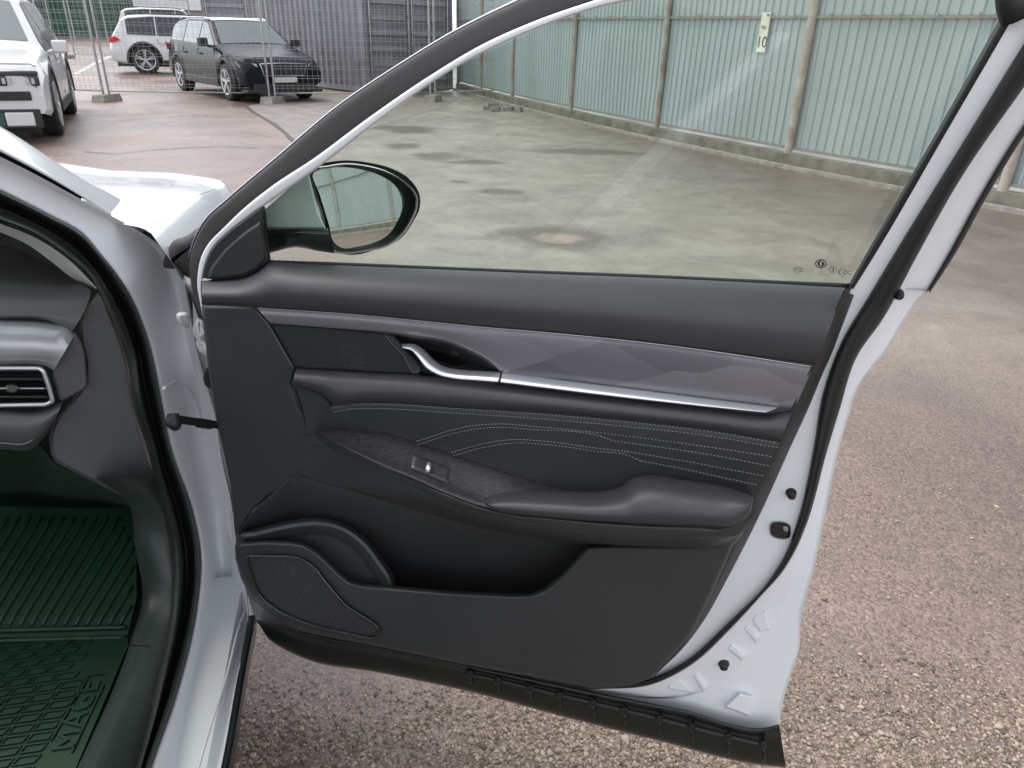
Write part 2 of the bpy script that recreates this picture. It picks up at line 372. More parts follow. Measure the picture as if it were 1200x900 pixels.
def text_mesh(name, s, frame, size, material, parent=None, extrude=0.0, align='CENTER'):
    """frame = (origin, xdir, ydir); lettering laid on that plane"""
    cu = bpy.data.curves.new(name, 'FONT'); cu.body = s; cu.size = size; cu.extrude = extrude; cu.align_x = align; cu.align_y = 'CENTER'; cu.resolution_u = 3
    t = bpy.data.objects.new('tmp', cu); COL.objects.link(t); bpy.context.view_layer.update()
    me = bpy.data.meshes.new_from_object(t.evaluated_get(bpy.context.evaluated_depsgraph_get()))
    bpy.data.objects.remove(t)
    o0, X, Y = [np.array(a, float) for a in frame]; X /= np.linalg.norm(X); Y = Y - X * np.dot(X, Y); Y /= np.linalg.norm(Y); Z = np.cross(X, Y)
    v = [o0 + X * p.co.x + Y * p.co.y + Z * p.co.z for p in me.vertices]; f = [tuple(p.vertices) for p in me.polygons]
    bpy.data.meshes.remove(me)
    return mesh(name, v, f, material, parent, smooth=False)

# ================================================================== SETTING
g = mesh('ground', [(-220, -120, 0), (220, -120, 0), (220, 320, 0), (-220, 320, 0)], [(0, 1, 2, 3)], 'asphalt', smooth=False); tag(g, kind='structure')
mat('patch_pale', (.27, .235, .21), .6, var=.3, vscale=3, bump=.5, bscale=60)
mat('crack_tar', (.075, .065, .06), .6, var=.3, vscale=10)
tag(mesh('ground_patch', [G(*p) + (0, 0, .003) for p in ((291, 124), (299, 132), (312, 140), (324, 147), (336, 157), (346, 168), (372, 171), (398, 158), (430, 152), (470, 140), (520, 126), (540, 114), (500, 109), (440, 113), (390, 112), (340, 117))], [tuple(range(16))], 'patch_pale', smooth=False), kind='structure')
def ground_strip(name, pts, wdt, material, z):
    P = [G(*p) for p in pts]; v = []
    for i, p in enumerate(P):
        d = P[min(i+1, len(P)-1)] - P[max(i-1, 0)]; n = np.array([-d[1], d[0], 0]); n /= np.linalg.norm(n); ww = wdt * random.uniform(.6, 1.2)
        v += [p + n * ww / 2 + (0, 0, z), p - n * ww / 2 + (0, 0, z)]
    return tag(mesh(name, v, [(2*i, 2*i+1, 2*i+3, 2*i+2) for i in range(len(P)-1)], material, smooth=False), kind='structure')
ground_strip('road_marking', [(88, 87), (100, 81), (112, 74), (134, 64)], .22, 'road_white', .006)
ground_strip('ground_crack', [(289, 125), (296, 131), (310, 139), (322, 146), (333, 155), (344, 166), (352, 176)], .09, 'crack_tar', .007)
for k, (ya, yb) in enumerate([(139, 136), (178, 172)]):
    ground_strip('ground_crack', [(90 + 8*k, ya), (130 + 5*k, ya + 3), (180, (ya + yb) / 2 + 1), (225, (ya + yb) / 2 - 2), (265, yb), (300, yb + 2)], .022, 'crack_tar', .0075)

# ------------------------------------------------------------------ corrugated metal fence
posts = [np.array([6.4, 5.3]), np.array([4.96, 7.6]), np.array([3.52, 9.9]), np.array([2.21, 12.35]), np.array([.99, 14.98]), np.array([-.18, 17.77]), np.array([-1.0, 19.95]), np.array([-1.75, 22.1])]
d0 = (posts[0] - posts[1])
for k in range(9): posts.insert(0, posts[0] + d0 * np.array([1.0, 1.02]))
fence = empty('corrugated_fence', (posts[9][0], posts[9][1], 0)); tag(fence, 'tall pale green corrugated sheet metal fence with posts along the yard', 'fence')
FH = 3.1
def corrugate(a, b, z0, z1, name, parent, pitch=.125, depth=.018):
    a3, b3 = np.array([*a, 0]), np.array([*b, 0]); Ld = np.linalg.norm(b3 - a3); e = (b3 - a3) / Ld; n = np.array([-e[1], e[0], 0])
    if n @ np.array([-1, -.5, 0]) < 0: n = -n
    us = []; u = 0.0
    while u < Ld:
        us += [(u, 0), (u + pitch * .62, 0), (u + pitch * .72, depth), (u + pitch * .90, depth)]; u += pitch
    us = [q for q in us if q[0] <= Ld] + [(Ld, 0)]
    wob = rng.normal(0, .004, len(us)); zs = np.linspace(z0, z1, 6); v = []
    for k, z in enumerate(zs):
        for i, (uu, dd) in enumerate(us): v.append(a3 + e * uu + n * (dd + .012 * math.sin(uu * 1.7 + z * 2.1 + a[0])) + np.array([0, 0, z + (wob[i] * 3 if k == 0 else 0)]))
    return mesh(name, v, grid_faces(len(zs), len(us)), 'corrugated', parent, smooth=False)
for i in range(len(posts) - 1):
    a, b = posts[i], posts[i+1]; e = (b - a) / np.linalg.norm(b - a); n = np.array([-e[1], e[0]]); n = n if n @ np.array([-1, -.5]) > 0 else -n
    corrugate(a - n * .05, b - n * .05, .24, FH, 'panel', fence)
    mb = MB(); mb.bar((*(a - n * .02), 1.76), (*(b - n * .02), 1.76), .03, .035); mb.build('rail', 'rail_paint', fence)
    bolts = MB()
    for t in np.arange(.1, 1, .16):
        p = a + (b - a) * t + n * .02; bolts.box(p[0] - .012, p[0] + .012, p[1] - .012, p[1] + .012, 1.775, 1.80)
    tag(bolts.build('rail_clips', 'galv', fence), kind='stuff')
    pl = MB(); pl.bar((*(a - n * .01), .085), (*(b - n * .01), .085), .16, .17); pl.build('plinth', 'plinth', fence)
    lo = MB(); lo.bar((*(a - n * .03), .235), (*(b - n * .03), .235), .04, .035); lo.build('rail', 'rail_paint', fence)
    kerb = MB(); kerb.bar((*(a + n * .13), .018), (*(b + n * .13), .018), .10, .05); kerb.build('footing_strip', 'concrete', fence)
for i, p in enumerate(posts):
    r = .052 if i in (9, 10, 11) else .045
    MB().tube([(p[0], p[1], 0), (p[0] + .004, p[1], 1.0), (p[0], p[1] + .004, 2.0), (p[0], p[1], FH + .05)], r, 12).build('post', 'rust_post' if i in (9, 10, 11) else 'post_paint', fence, smooth=True, angle=40)
    MB().tube([(p[0], p[1], 0), (p[0], p[1], .03)], r + .06, 8).build('post_base', 'concrete', fence)
# number plate of the bay on the fence
sa, sb = np.array([*posts[12], 0]), np.array([*posts[11], 0]); fe = (sb - sa) / np.linalg.norm(sb - sa); fn = np.array([fe[1], -fe[0], 0]); fn = fn if fn @ np.array([-1, -.5, 0]) > 0 else -fn
sc_ = on(895, 38, sa + fn * .0, fn)
sp = empty('number_plate', sc_ + fn * .0); tag(sp, 'small cream plate with a black number hung below the fence rail', 'sign')
MB().box(-.075, .075, -.006, .006, -.235, .235, lambda x, y, z: sc_ + fe * x + fn * y + np.array([0, 0, z])).build('plate', 'sign_cream', sp)
text_mesh('digits', '10', (sc_ + fn * .009 + np.array([0, 0, -.12]), fe, (0, 0, 1)), .19, 'print_black', sp)
text_mesh('small_print', 'No', (sc_ + fn * .009 + np.array([0, 0, .06]), fe, (0, 0, 1)), .07, 'print_black', sp)
# rubble heap at the far foot of the fence
rb = MB(); c = G(590, 128)
for k in range(9):
    p = c + np.array([rng.normal(0, .2), rng.normal(0, .5), 0]); s = rng.uniform(.04, .13); ang = rng.uniform(0, 3)
    rb.box(-s, s, -s * .7, s * .7, 0, s * .9, lambda x, y, z: (p[0] + x * math.cos(ang) - y * math.sin(ang), p[1] + x * math.sin(ang) + y * math.cos(ang), z * (1 - .2 * x / s)))
rbo = rb.build('rubble', 'concrete'); tag(rbo, 'small heap of broken concrete at the foot of the fence', 'rubble', kind='stuff')

# ------------------------------------------------------------------ shipping containers
def container(name, label, corner_l, corner_r, length, height, doors=True, long_side=True):
    """door end from corner_l to corner_r (ground points, seen from the yard), body runs away from the camera"""
    A, Bq = np.array([corner_l[0], corner_l[1], 0]), np.array([corner_r[0], corner_r[1], 0]); wd = np.linalg.norm(Bq - A); e = (Bq - A) / wd
    bk = np.array([-e[1], e[0], 0])           # away from the camera
    root = empty(name, A); tag(root, label, 'container', 'grey shipping containers in the yard')
    T = lambda u, v, z: A + e * u + bk * v + np.array([0, 0, z])
    def wall(o, ax, nn, Ld, nm, pitch=.28, dep=.045):
        us = []; u = .12
        while u < Ld - .15: us += [(u, 0), (u + .07, 0), (u + .14, -dep), (u + .21, -dep)]; u += pitch
        us.append((Ld - .12, 0)); v = []
        for z in (.16, height - .14):
            for uu, dd in us: v.append(o + ax * uu + nn * dd + np.array([0, 0, z]))
        return mesh(nm, v, grid_faces(2, len(us)), 'container_grey', root, smooth=False)
    fr = MB()
    for u, v in ((.06, .06), (wd - .06, .06), (.06, length - .06), (wd - .06, length - .06)): fr.box(u - .06, u + .06, v - .06, v + .06, 0.05, height, T)
    for v in (.05, length - .05):
        for z in (.1, height - .07): fr.box(.12, wd - .12, v - .05, v + .05, z - .07, z + .07, T)
    for u in (.05, wd - .05):
        for z in (.1, height - .07): fr.box(u - .05, u + .05, .12, length - .12, z - .06, z + .06, T)
    fr.build('frame', 'container_grey', root)
    wall(T(0, 0, 0) + e * .01, bk, -e, length, 'side_wall'); wall(T(wd, 0, 0) - e * .01, bk, e, length, 'side_wall'); wall(T(0, length, 0), e, bk, wd, 'end_wall')
    MB().box(.05, wd - .05, .05, length - .05, height - .06, height - .03, T).build('roof', 'container_grey', root)
    for k in range(2):
        u0, u1 = (.13, wd / 2 - .01) if k == 0 else (wd / 2 + .01, wd - .13)
        d = MB().box(u0, u1, .03, .07, .18, height - .15, T).build('door', 'container_grey', root)
        nb = 7
        for q in range(nb):
            z = .36 + q * (height - .65) / (nb - 1)
            MB().box(u0 + .1, u1 - .12, -.012, .03, z - .055, z + .055, T).build('door_rib', 'container_light', d)
        for uu in (u0 + .05, u1 - .05):
            MB().tube([T(uu, -.02, .15), T(uu, -.02, height - .12)], .018, 8).build('lock_rod', 'galv', d, smooth=True)
    return root
cl, cr_ = G(430, 111), G(531, 107)
container('shipping_container', 'dark grey shipping container with ribbed doors and ladder at its side', cl, cr_, 6.2, 2.75)
c2l, c2r = G(246, 80), G(352, 84)
container('shipping_container', 'dark grey shipping container behind the black car', c2l, c2r, 6.0, 2.75)
# ladder leaning on the container
lb = [G(396, 98) + np.array([.1, -.15, 0]), G(418, 107) + np.array([.05, -.2, 0])]
lt = [lb[0] + np.array([.25, .35, 3.1]), lb[1] + np.array([.35, .35, 3.1])]
lad = empty('ladder', lb[0]); tag(lad, 'light metal ladder leaning on the corner of the grey container', 'ladder')
for q in range(2): MB().bar(lb[q], lt[q], .05, .03).build('stile', 'galv', lad)
for t in np.linspace(.06, .97, 13): MB().bar(lb[0] + (lt[0] - lb[0]) * t, lb[1] + (lt[1] - lb[1]) * t, .03).build('rung', 'galv', lad)
tp = lb[0] * .45 + lb[1] * .55; tq = tp + np.array([.27, .15, 2.05])
hk = empty('hanging_tag', tq); tag(hk, 'pale yellow tag hanging from a rung of the ladder', 'tag')
MB().bar(tq + (0, -.05, .12), tq + (0, -.05, -.14), .10, .03).build('tag_body', 'clip_yellow', hk); MB().bar(tq + (-.1, -.05, .1), tq + (.1, -.05, .1), .05).build('tag_bar', 'clip_yellow', hk)

# ------------------------------------------------------------------ far end of the yard: hall, green hoarding
A0 = np.array([-46, 62, 0.0]); A1 = np.array([-14, 74, 0.0])
hall = empty('far_hall', A0); tag(hall, 'long white hall with a strip of windows beyond the yard', 'building')
he = (A1 - A0) / np.linalg.norm(A1 - A0); hb = np.array([-he[1], he[0], 0])
HT = lambda u, v, z: A0 + np.array([0, 0, 0]) + hb * (8 + v) + he * u + np.array([0, 0, z])
MB().box(-25, 40, 0, 12, 0, 2.6, HT).build('wall', 'concrete', hall)
MB().box(-25, 40, -.3, 12, 2.6, 9, HT).build('cladding', 'facade_white', hall)
for k in range(22):
    wn = MB().box(-24 + k * 2.8, -21.6 + k * 2.8, -.36, -.28, 4.0, 5.4, HT).build('window', 'facade_window', hall)
    MB().box(-24.1 + k * 2.8, -21.5 + k * 2.8, -.40, -.30, 3.9, 3.99, HT).build('sill', 'galv', wn)
ho = empty('green_hoarding', A0); tag(ho, 'long dark green sheet hoarding at the far end of the yard', 'hoarding')
HO = lambda u, v, z: A0 + he * u + hb * v + np.array([0, 0, z])
for k in range(12):
    m0 = MB()
    for q in range(8): m0.box(-14 + k * 2.4 + q * .3, -13.78 + k * 2.4 + q * .3, -.03, .03, .3, 3.2, HO)
    m0.box(-14 + k * 2.4, -11.62 + k * 2.4, .03, .08, .3, 3.25, HO); m0.build('panel', 'tarp_green', ho)
    MB().box(-14.06 + k * 2.4, -13.96 + k * 2.4, -.1, .1, 0, 3.4, HO).build('post', 'galv', ho)
bx = MB(); q0 = G(247, 66); bx.box(q0[0] - .8, q0[0] + .7, q0[1] + 12, q0[1] + 13.2, 0, 2.6); bx.box(q0[0] - .9, q0[0] + .8, q0[1] + 11.9, q0[1] + 13.3, 2.6, 2.75)
tag(bx.build('waste_container', 'tarp_green'), 'dark green bin box in front of the white hall', 'bin')

# ------------------------------------------------------------------ temporary mesh fence
def mesh_fence(p, q, label, h=2.2, group='temporary mesh fence panels'):
    p, q = np.array([p[0], p[1], 0.0]), np.array([q[0], q[1], 0.0]); Ld = np.linalg.norm(q - p); e = (q - p) / Ld
    root = empty('mesh_fence_panel', p); tag(root, label, 'fence panel', group)
    for s in (.06, Ld - .06):
        a = p + e * s; MB().tube([a + (0, 0, .05), a + (0, 0, h)], .024, 8).build('post', 'galv', root, smooth=True, angle=40)
    for z in (.2, h - .03): MB().tube([p + e * .06 + (0, 0, z), q - e * .06 + (0, 0, z)], .014, 6).build('frame_bar', 'galv', root, smooth=True)
    wi = MB()
    for s in np.arange(.12, Ld - .06, .11): wi.bar(p + e * s + (0, 0, .2), p + e * s + (0, 0, h - .03), .0036)
    for z in np.arange(.3, h - .05, .19):
        n = np.array([-e[1], e[0], 0]); wi.bar(p + e * .06 + (0, 0, z), q - e * .06 + (0, 0, z), .006); wi.bar(p + e * .06 + n * .03 + (0, 0, z + .05), q - e * .06 + n * .03 + (0, 0, z + .05), .005)
    tag(wi.build('wire_mesh', 'galv', root), kind='stuff')
    return root
def fence_foot(p, label):
    r = random.uniform(-.2, .3); b_ = MB(); T = lambda x, y, z: (p[0] + x * math.cos(r) - y * math.sin(r), p[1] + x * math.sin(r) + y * math.cos(r), z)
    v = [T(x * (.86 if z else 1), y * (.86 if z else 1), z) for z in (0, .14) for y in (-.34, .34) for x in (-.14, .14)]
    b_.add(v, [(0, 2, 3, 1), (4, 5, 7, 6), (0, 1, 5, 4), (2, 6, 7, 3), (0, 4, 6, 2), (1, 3, 7, 5)])
    return tag(b_.build('fence_foot', 'concrete'), label, 'concrete block', 'concrete feet of the mesh fence')
f1, f2 = G(126, 119), G(320, 121)
f0 = f1 + (f1 - f2) * 1.02 + np.array([-.4, 1.2, 0]); f3 = f2 + (f2 - f1) * .98 + np.array([.1, .9, 0]); f4 = f3 + np.array([2.6, 2.2, 0])
mesh_fence(f0, f1, 'wire mesh fence panel beside the boxy white car')
mesh_fence(f1, f2, 'wire mesh fence panel standing in front of the parked black car')
mesh_fence(f2, f3, 'wire mesh fence panel in front of the grey container doors')
mesh_fence(f3, f4, 'wire mesh fence panel running back towards the corrugated fence')
fence_foot(f1, 'concrete fence foot by the boxy white car'); fence_foot(f2, 'concrete fence foot by the nose of the black car'); fence_foot(f3, 'concrete fence foot near the ladder')
g1, g2, g3 = G(70, 70), G(87, 69), G(150, 68)
mesh_fence(g1 + (-6, .4, 0), g1, 'distant wire mesh panel behind the boxy white car', 2.4, 'distant mesh fence panels'); mesh_fence(g2, g2 + (5, .8, 0), 'distant wire mesh panel in front of the green hoarding', 2.4, 'distant mesh fence panels')
fence_foot(g2 + (-.3, 0, 0), 'distant concrete foot between the far mesh panels')
wd_ = MB(); wp = G(289, 117)
for k in range(40):
    a = rng.uniform(0, 6.28); l = rng.uniform(.08, .26); s = wp + np.array([rng.normal(0, .05), rng.normal(0, .05), 0]); t = s + np.array([math.cos(a) * l * .6, math.sin(a) * l * .6, l]); wdir = np.array([-math.sin(a), math.cos(a), 0]) * .018
    wd_.add([s, (s + t) / 2 + wdir, t, (s + t) / 2 - wdir], [(0, 1, 2, 3)])
tag(wd_.build('weed', 'weed'), 'small green weed growing from a crack by the fence foot', 'plant')

# ================================================================== PARKED CARS
def interp(pts, x):
    xs = [p[0] for p in pts]; return float(np.interp(x, xs, [p[1] for p in pts]))
def suv(name, label, loc, fwd, paint, L=4.7, W=1.9, H=1.72, wb=2.8, R=.37, style='soft', group='parked cars in the yard', roof=None, clad=True, detail=True):
    rz = math.atan2(fwd[1], fwd[0]); root = empty(name, (loc[0], loc[1], 0), rz); tag(root, label, 'car', group)
    h = L / 2; xf = wb / 2 + .02; xr = -wb / 2 + .02; box = style == 'boxy'
    hood = 1.06 if box else 1.0
    top = [(-h, .80), (-h + .03, 1.0), (-h + .10, 1.08), (-h + .42, H - .16), (-h + .62, H - .06), (-h + 1.3, H), (.0, H), (.35, H - .05), (1.02 + (.06 if box else 0), hood + .12), (1.25, hood + .06), (h - .55, hood - .02 if box else hood - .06), (h - .2, hood - .08 if box else .88), (h - .06, hood - .16 if box else .78), (h, .70 if not box else .84)]
    belt = [(-h, .7), (-h + .1, .98), (-h + .4, 1.12), (0, 1.07), (1.0, 1.05), (1.25, .98), (h - .5, .92), (h - .1, .74), (h, .62)]
    Ra = R + .065
    def zb(x):
        b_ = .30 + max(0, (abs(x) - h + .5)) * .16
        for c in (xf, xr):
            if abs(x - c) < Ra: b_ = max(b_, R + math.sqrt(Ra ** 2 - (x - c) ** 2))
        return b_
    xs = sorted(set(list(np.linspace(-h, h, 60)) + [c + Ra * math.sin(t) for c in (xf, xr) for t in np.linspace(-math.pi / 2, math.pi / 2, 17)] + [p[0] for p in top]))
    def hw(x): return W / 2 * (1 - (.05 if box else .10) * (abs(x) / h) ** 5)
    def prof(x):
        T_ = interp(top, x); b_ = min(interp(belt, x), T_ - .03); y = hw(x); z0 = zb(x)
        yt = y - .06 - .40 * max(0, T_ - .05 - b_); mid = max(z0 + .02, .60)
        return [(y - .05, z0), (y - .008, min(z0 + .06, mid)), (y, max(mid, z0 + .07)), (y - .012, max(.82, z0 + .09) if .82 < b_ - .03 else max(b_ - .03, z0 + .08)), (y - .05, b_), (yt, max(T_ - .045, b_ + .004)), (yt - .07, T_ - .006), (yt * .55, T_ + .012), (0, T_ + .02)]
    v = []; f = []; K = 17
    for x in xs:
        p = prof(x); ring = [(x, y, z) for y, z in p] + [(x, -y, z) for y, z in p[-2::-1]]; v += ring
    n = len(xs)
    f = [(i * K + j, (i + 1) * K + j, (i + 1) * K + j + 1, i * K + j + 1) for i in range(n - 1) for j in range(K - 1)]
    f += [tuple(range(K))[::-1], tuple((n - 1) * K + j for j in range(K))]
    body = mesh('body', v, f, paint, root, world=False, angle=32)
    und = MB()
    und.box(-h + .12, h - .12, -W / 2 + .22, W / 2 - .22, .22, .62); und.build('underbody', 'plastic_black', root, world=False)
    def side_pt(x, z, s, off=.008):
        p = prof(x); (y0, z0), (y1, z1) = p[4], p[5]; t = (z - z0) / max(z1 - z0, .01); return (x, s * (y0 + (y1 - y0) * t + off), z)
    def zlim(x): return prof(x)[5][1] - .02
    def beltz(x): return prof(x)[4][1] + .03
    gl = 'car_glass'
    bays = [(-h + .55, -.98), (-.94, -.02), (.02, .92)] 
    for s in (-1, 1):
        for (xa, xb) in bays:
            N = 10; lo = [side_pt(x, beltz(x), s) for x in np.linspace(xa, xb, N)]; hi = [side_pt(x, max(zlim(x), beltz(x) + .005), s) for x in np.linspace(xa, xb, N)]
            mesh('window', lo + hi, [(i, i + 1, N + i + 1, N + i) for i in range(N - 1)], gl if style != 'black_suv' or xa < -.97 else 'car_glass_light', root, world=False)  # black car's forward windows take paler glass, sky reflection put into its colour
    # windscreen and rear glass
    def top_patch(nm, xa, xb, material, off=.012, wf=.93):
        N, Q = 8, 9; vv = []
        for x in np.linspace(xa, xb, N):
            p = prof(x); yt = p[6][0]; dz = (interp(top, x + .02) - interp(top, x - .02)) / .04; nl = math.hypot(1, dz); nx, nz = -dz / nl, 1 / nl
            for q in np.linspace(-1, 1, Q): vv.append((x + nx * off, yt * wf * q, interp(top, x) + .02 - .026 * abs(q) ** 1.5 + nz * off))
        mesh(nm, vv, grid_faces(N, Q), material, root, world=False)
    top_patch('windscreen', .38, 1.03, 'car_glass_light' if style in ('black_suv', 'boxy') else gl)
    top_patch('rear_window', -h + .14, -h + .42, gl)
    if roof: top_patch('roof_glare_panel', -h + .65, .32, roof, .006, .98)  # sheet laid over the roof, coloured with the glare of the sky
    # wheels
    tyre_prof = [(.13, R - .13), (.125, R - .03), (.09, R), (-.09, R), (-.125, R - .03), (-.13, R - .13)]
    na = 28
    for c in (xf, xr):
        for s in (-1, 1):
            yc = s * (W / 2 - .135)
            vv = [(c + r_ * math.cos(a), yc + s * o_, R + r_ * math.sin(a)) for o_, r_ in tyre_prof for a in np.linspace(0, 2 * math.pi, na, endpoint=False)]
            ff = [(i * na + j, i * na + (j + 1) % na, (i + 1) * na + (j + 1) % na, (i + 1) * na + j) for i in range(len(tyre_prof) - 1) for j in range(na)]
            wh = mesh('wheel', vv, ff, 'tyre', root, world=False, angle=40)
            bk = MB().tube([(c, yc + s * .02, R), (c, yc + s * .06, R)], R - .125, 24); bk.build('brake_disc', 'plastic_black', wh, world=False)
            rim = MB(); ro_, ri_ = R - .085, R - .135
            vv = [(c + r_ * math.cos(a), yc + s * o_, R + r_ * math.sin(a)) for o_, r_ in ((.118, ro_ - .03), (.132, ro_ - .035), (.128, ri_ - .01), (.07, ri_ - .02)) for a in np.linspace(0, 2 * math.pi, na, endpoint=False)]
            rim.add(vv, [(i * na + j, i * na + (j + 1) % na, (i + 1) * na + (j + 1) % na, (i + 1) * na + j) for i in range(3) for j in range(na)])
            ns = 10 if style == 'boxy' else 5
            for k in range(ns):
                a = 2 * math.pi * k / ns + .3
                for da in (-.13, .13) if ns == 5 else (0,):
                    p = (c, yc + s * .108, R); q = (c + (ri_ + .0) * math.cos(a + da), yc + s * .115, R + (ri_ + .0) * math.sin(a + da))
                    rim.bar(p, q, .032, .032)
            rim.tube([(c, yc + s * .10, R), (c, yc + s * .128, R)], .055, 12)
            rim.build('rim', 'alloy', wh, world=False)
            arch = MB().tube([(c + (Ra + .005) * math.cos(a), s * (hw(c) - .03), R + (Ra + .005) * math.sin(a)) for a in np.linspace(-.15, math.pi + .15, 20)], .045, 8)
            if clad: arch.build('arch_trim', 'plastic_black', root, smooth=True, world=False)
    if clad:
        for s in (-1, 1): MB().box(xr + Ra, xf - Ra, s * (W / 2 - .02) - .03, s * (W / 2 - .02) + .03, .27, .42).build('sill_trim', 'plastic_black', root, world=False)
    for s in (-1, 1):
        mm = MB(); x0 = .78; y0 = s * (W / 2 + .02); mm.add([(x0 + dx * (.9 if dy > .1 else 1), y0 + s * dy, 1.06 + dz) for dx in (-.07, .09) for dy in (0, .2) for dz in (0, .17)], [(0, 1, 3, 2), (4, 6, 7, 5), (0, 4, 5, 1), (2, 3, 7, 6), (0, 2, 6, 4), (1, 5, 7, 3)])
        mm.bar((x0, s * (W / 2 - .07), 1.05), (x0, y0 + s * .03, 1.09), .06); mm.build('mirror', 'plastic_black' if style == 'black_suv' else paint, root, world=False)
        hd = MB()
        for xx in (.15, -.85): hd.bar((xx - .1, s * (W / 2 + .004), .90), (xx + .1, s * (W / 2 + .004), .90), .03, .03)
        hd.build('door_handles', paint, root, world=False)
        gp = MB()
        for xx in (0.0, -.96, .98): gp.bar((xx, s * (W / 2 - .003), .45), (xx, s * (W / 2 - .035), 1.02), .012, .012)
        gp.build('door_gap', 'plastic_black', root, world=False)
        MB().tube([(-h + .75, s * (W / 2 - .30), H - .03), (-h + .9, s * (W / 2 - .29), H + .012), (.0, s * (W / 2 - .29), H + .012), (.25, s * (W / 2 - .30), H - .03)], .018, 6).build('roof_rail', 'plastic_black' if paint == 'car_white' and not box else 'satin_metal', root, smooth=True, world=False)
        # tail lamps
        tl = MB(); zt = .98; tl.add([(-h - .01, s * (W / 2 - .42), zt - .05), (-h - .01, s * (W / 2 - .42), zt + .05), (-h + .02, s * (W / 2 - .1), zt - .07), (-h + .02, s * (W / 2 - .1), zt + .08), (-h + .34, s * (W / 2 + .004), zt + .0), (-h + .22, s * (W / 2 + .0), zt + .10), (-h + .1, s * (hw(-h + .1) + .006), zt - .09)], [(0, 1, 3, 2), (2, 3, 5, 4), (2, 4, 6)]); tl.build('tail_lamp', 'lamp_red', root, world=False)
    xfb = h + .004
    fb = lambda nm, y0, y1, z0, z1, m_, dx=.012, x_=xfb: MB().box(x_ - .08, x_ + dx, y0, y1, z0, z1).build(nm, m_, root, world=False)
    if style == 'black_suv':
        gr = fb('grille', -.5, .5, .52, .74, 'plastic_black', .02)
        fr = MB().tube([(xfb + .01, -.52, .77), (xfb + .02, -.45, .54), (xfb + .02, .45, .54), (xfb + .01, .52, .77), (xfb - .01, 0, .785), (xfb + .01, -.52, .77)], .010, 6); fr.build('grille_frame', 'satin_metal', root, smooth=True, world=False)
        for k in range(12): fb('grille_slat', -.44 + k * .08, -.42 + k * .08, .54, .73, 'gloss_black', .03)
        for s in (-1, 1):
            q = MB().add([(h - .0, s * .58, .77), (h - .0, s * .58, .66), (h - .16, s * .90, .70), (h - .34, s * (hw(h - .34) - .0), .82), (h - .2, s * .86, .82)], [(0, 1, 2, 3, 4)]); q.build('headlight', 'lamp_clear', root, world=False)
        fb('number_plate', -.27, .27, .40, .51, 'plate_white', .035); fb('lower_grille', -.7, .7, .26, .38, 'plastic_black', .02)
        MB().box(h - .3, h + .03, -.86, .86, .20, .27).build('skid_strip', 'plastic_black', root, world=False)
    elif style == 'boxy':
        for s in (-1, 1):
            q = MB(); q.box(h - .06, h + .02, s * .60 - .13, s * .60 + .33 if s > 0 else s * .60 + .13, .84, .90) if s > 0 else q.box(h - .06, h + .02, -.93, -.47, .84, .90)
            for yy in ((.52, .88) if s > 0 else (-.88, -.52)): q.box(h - .06, h + .022, yy - .05, yy + .05, .72, .845)
            q.build('headlight', 'car_glass', root, world=False)
        fb('grille', -.80, .80, .545, .655, 'plastic_black', .02); fb('lower_grille', -.86, .86, .20, .44, 'plastic_black', .022)
        for s in (-1, 1): fb('bumper_block', s * .62 - .16, s * .62 + .16, .235, .405, 'car_white', .05)
        fb('grille_mesh', -.44, .44, .24, .40, 'tarp_green', .03)
        for s in (-1, 1):
            for yy in (.54, .60, .80, .86): fb('lamp_lens', s * yy - .018, s * yy + .018, .745, .815, 'lamp_clear', .03)
        for q in range(5): fb('grille_slat', -.74, .74, .553 + q * .02, .560 + q * .02, 'gloss_black', .028)
        MB().tube([(h - .02, -.92, hood - .115), (h - .10, -.86, hood - .085), (h - .10, .86, hood - .085), (h - .02, .92, hood - .115)], .007, 6).build('bonnet_gap', 'plastic_black', root, world=False)
        MB().tube([(1.06, -.5, hood + .13), (.98, .1, hood + .20)], .012, 6).build('wiper', 'plastic_black', root, world=False)
    for o in root.children:
        if o.name.split('.')[0] in ('mirror', 'bumper_block', 'grille', 'lower_grille', 'number_plate', 'headlight', 'skid_strip', 'sill_trim') and len(o.data.polygons) > 4:
            bv = o.modifiers.new('bevel', 'BEVEL'); bv.width = .035 if o.name.startswith('mirror') else .018; bv.segments = 3; bv.limit_method = 'ANGLE'; o.data.shade_smooth(); o.data.set_sharp_from_angle(angle=math.radians(60))
    return root

f_l, r_l = G(64, 158), G(81, 133)
fw_ = (f_l - r_l)[:2]; fw_ /= np.linalg.norm(fw_); lf = np.array([-fw_[1], fw_[0]]); ctr = (f_l[:2] + r_l[:2]) / 2 - lf * .86
suv('parked_car', 'boxy white car with square lamps parked beside the open door car', ctr, fw_, 'car_white', L=4.95, W=2.0, H=1.8, wb=2.95, R=.42, style='boxy')
fr_w, rr_w = G(274, 118), G(217, 106)
fw_ = (fr_w - rr_w)[:2]; fw_ /= np.linalg.norm(fw_); lf = np.array([-fw_[1], fw_[0]]); ctr = (fr_w[:2] + rr_w[:2]) / 2 + lf * .85
suv('parked_car', 'black car with roof toned pale for sky glare and blank plate facing the mesh fence', ctr, fw_, 'car_black', L=4.75, W=1.92, H=1.62, wb=2.95, R=.38, style='black_suv', roof='car_roof_glare')
rw = G(173, 87)[:2]; fw_ = np.array([.92, .39]); fw_ /= np.linalg.norm(fw_); lf = np.array([-fw_[1], fw_[0]])
suv('parked_car', 'white car with red tail lamp parked behind the black car', rw + fw_ * 1.42 + lf * .86, fw_, 'car_white', L=4.7, W=1.9, H=1.72, wb=2.84, R=.42, clad=True)
suv('parked_car', 'white roofed car half hidden behind the other white car', G(214, 71)[:2], fw_, 'car_white', L=5.0, W=1.95, H=2.05, wb=2.9, R=.38, clad=False)

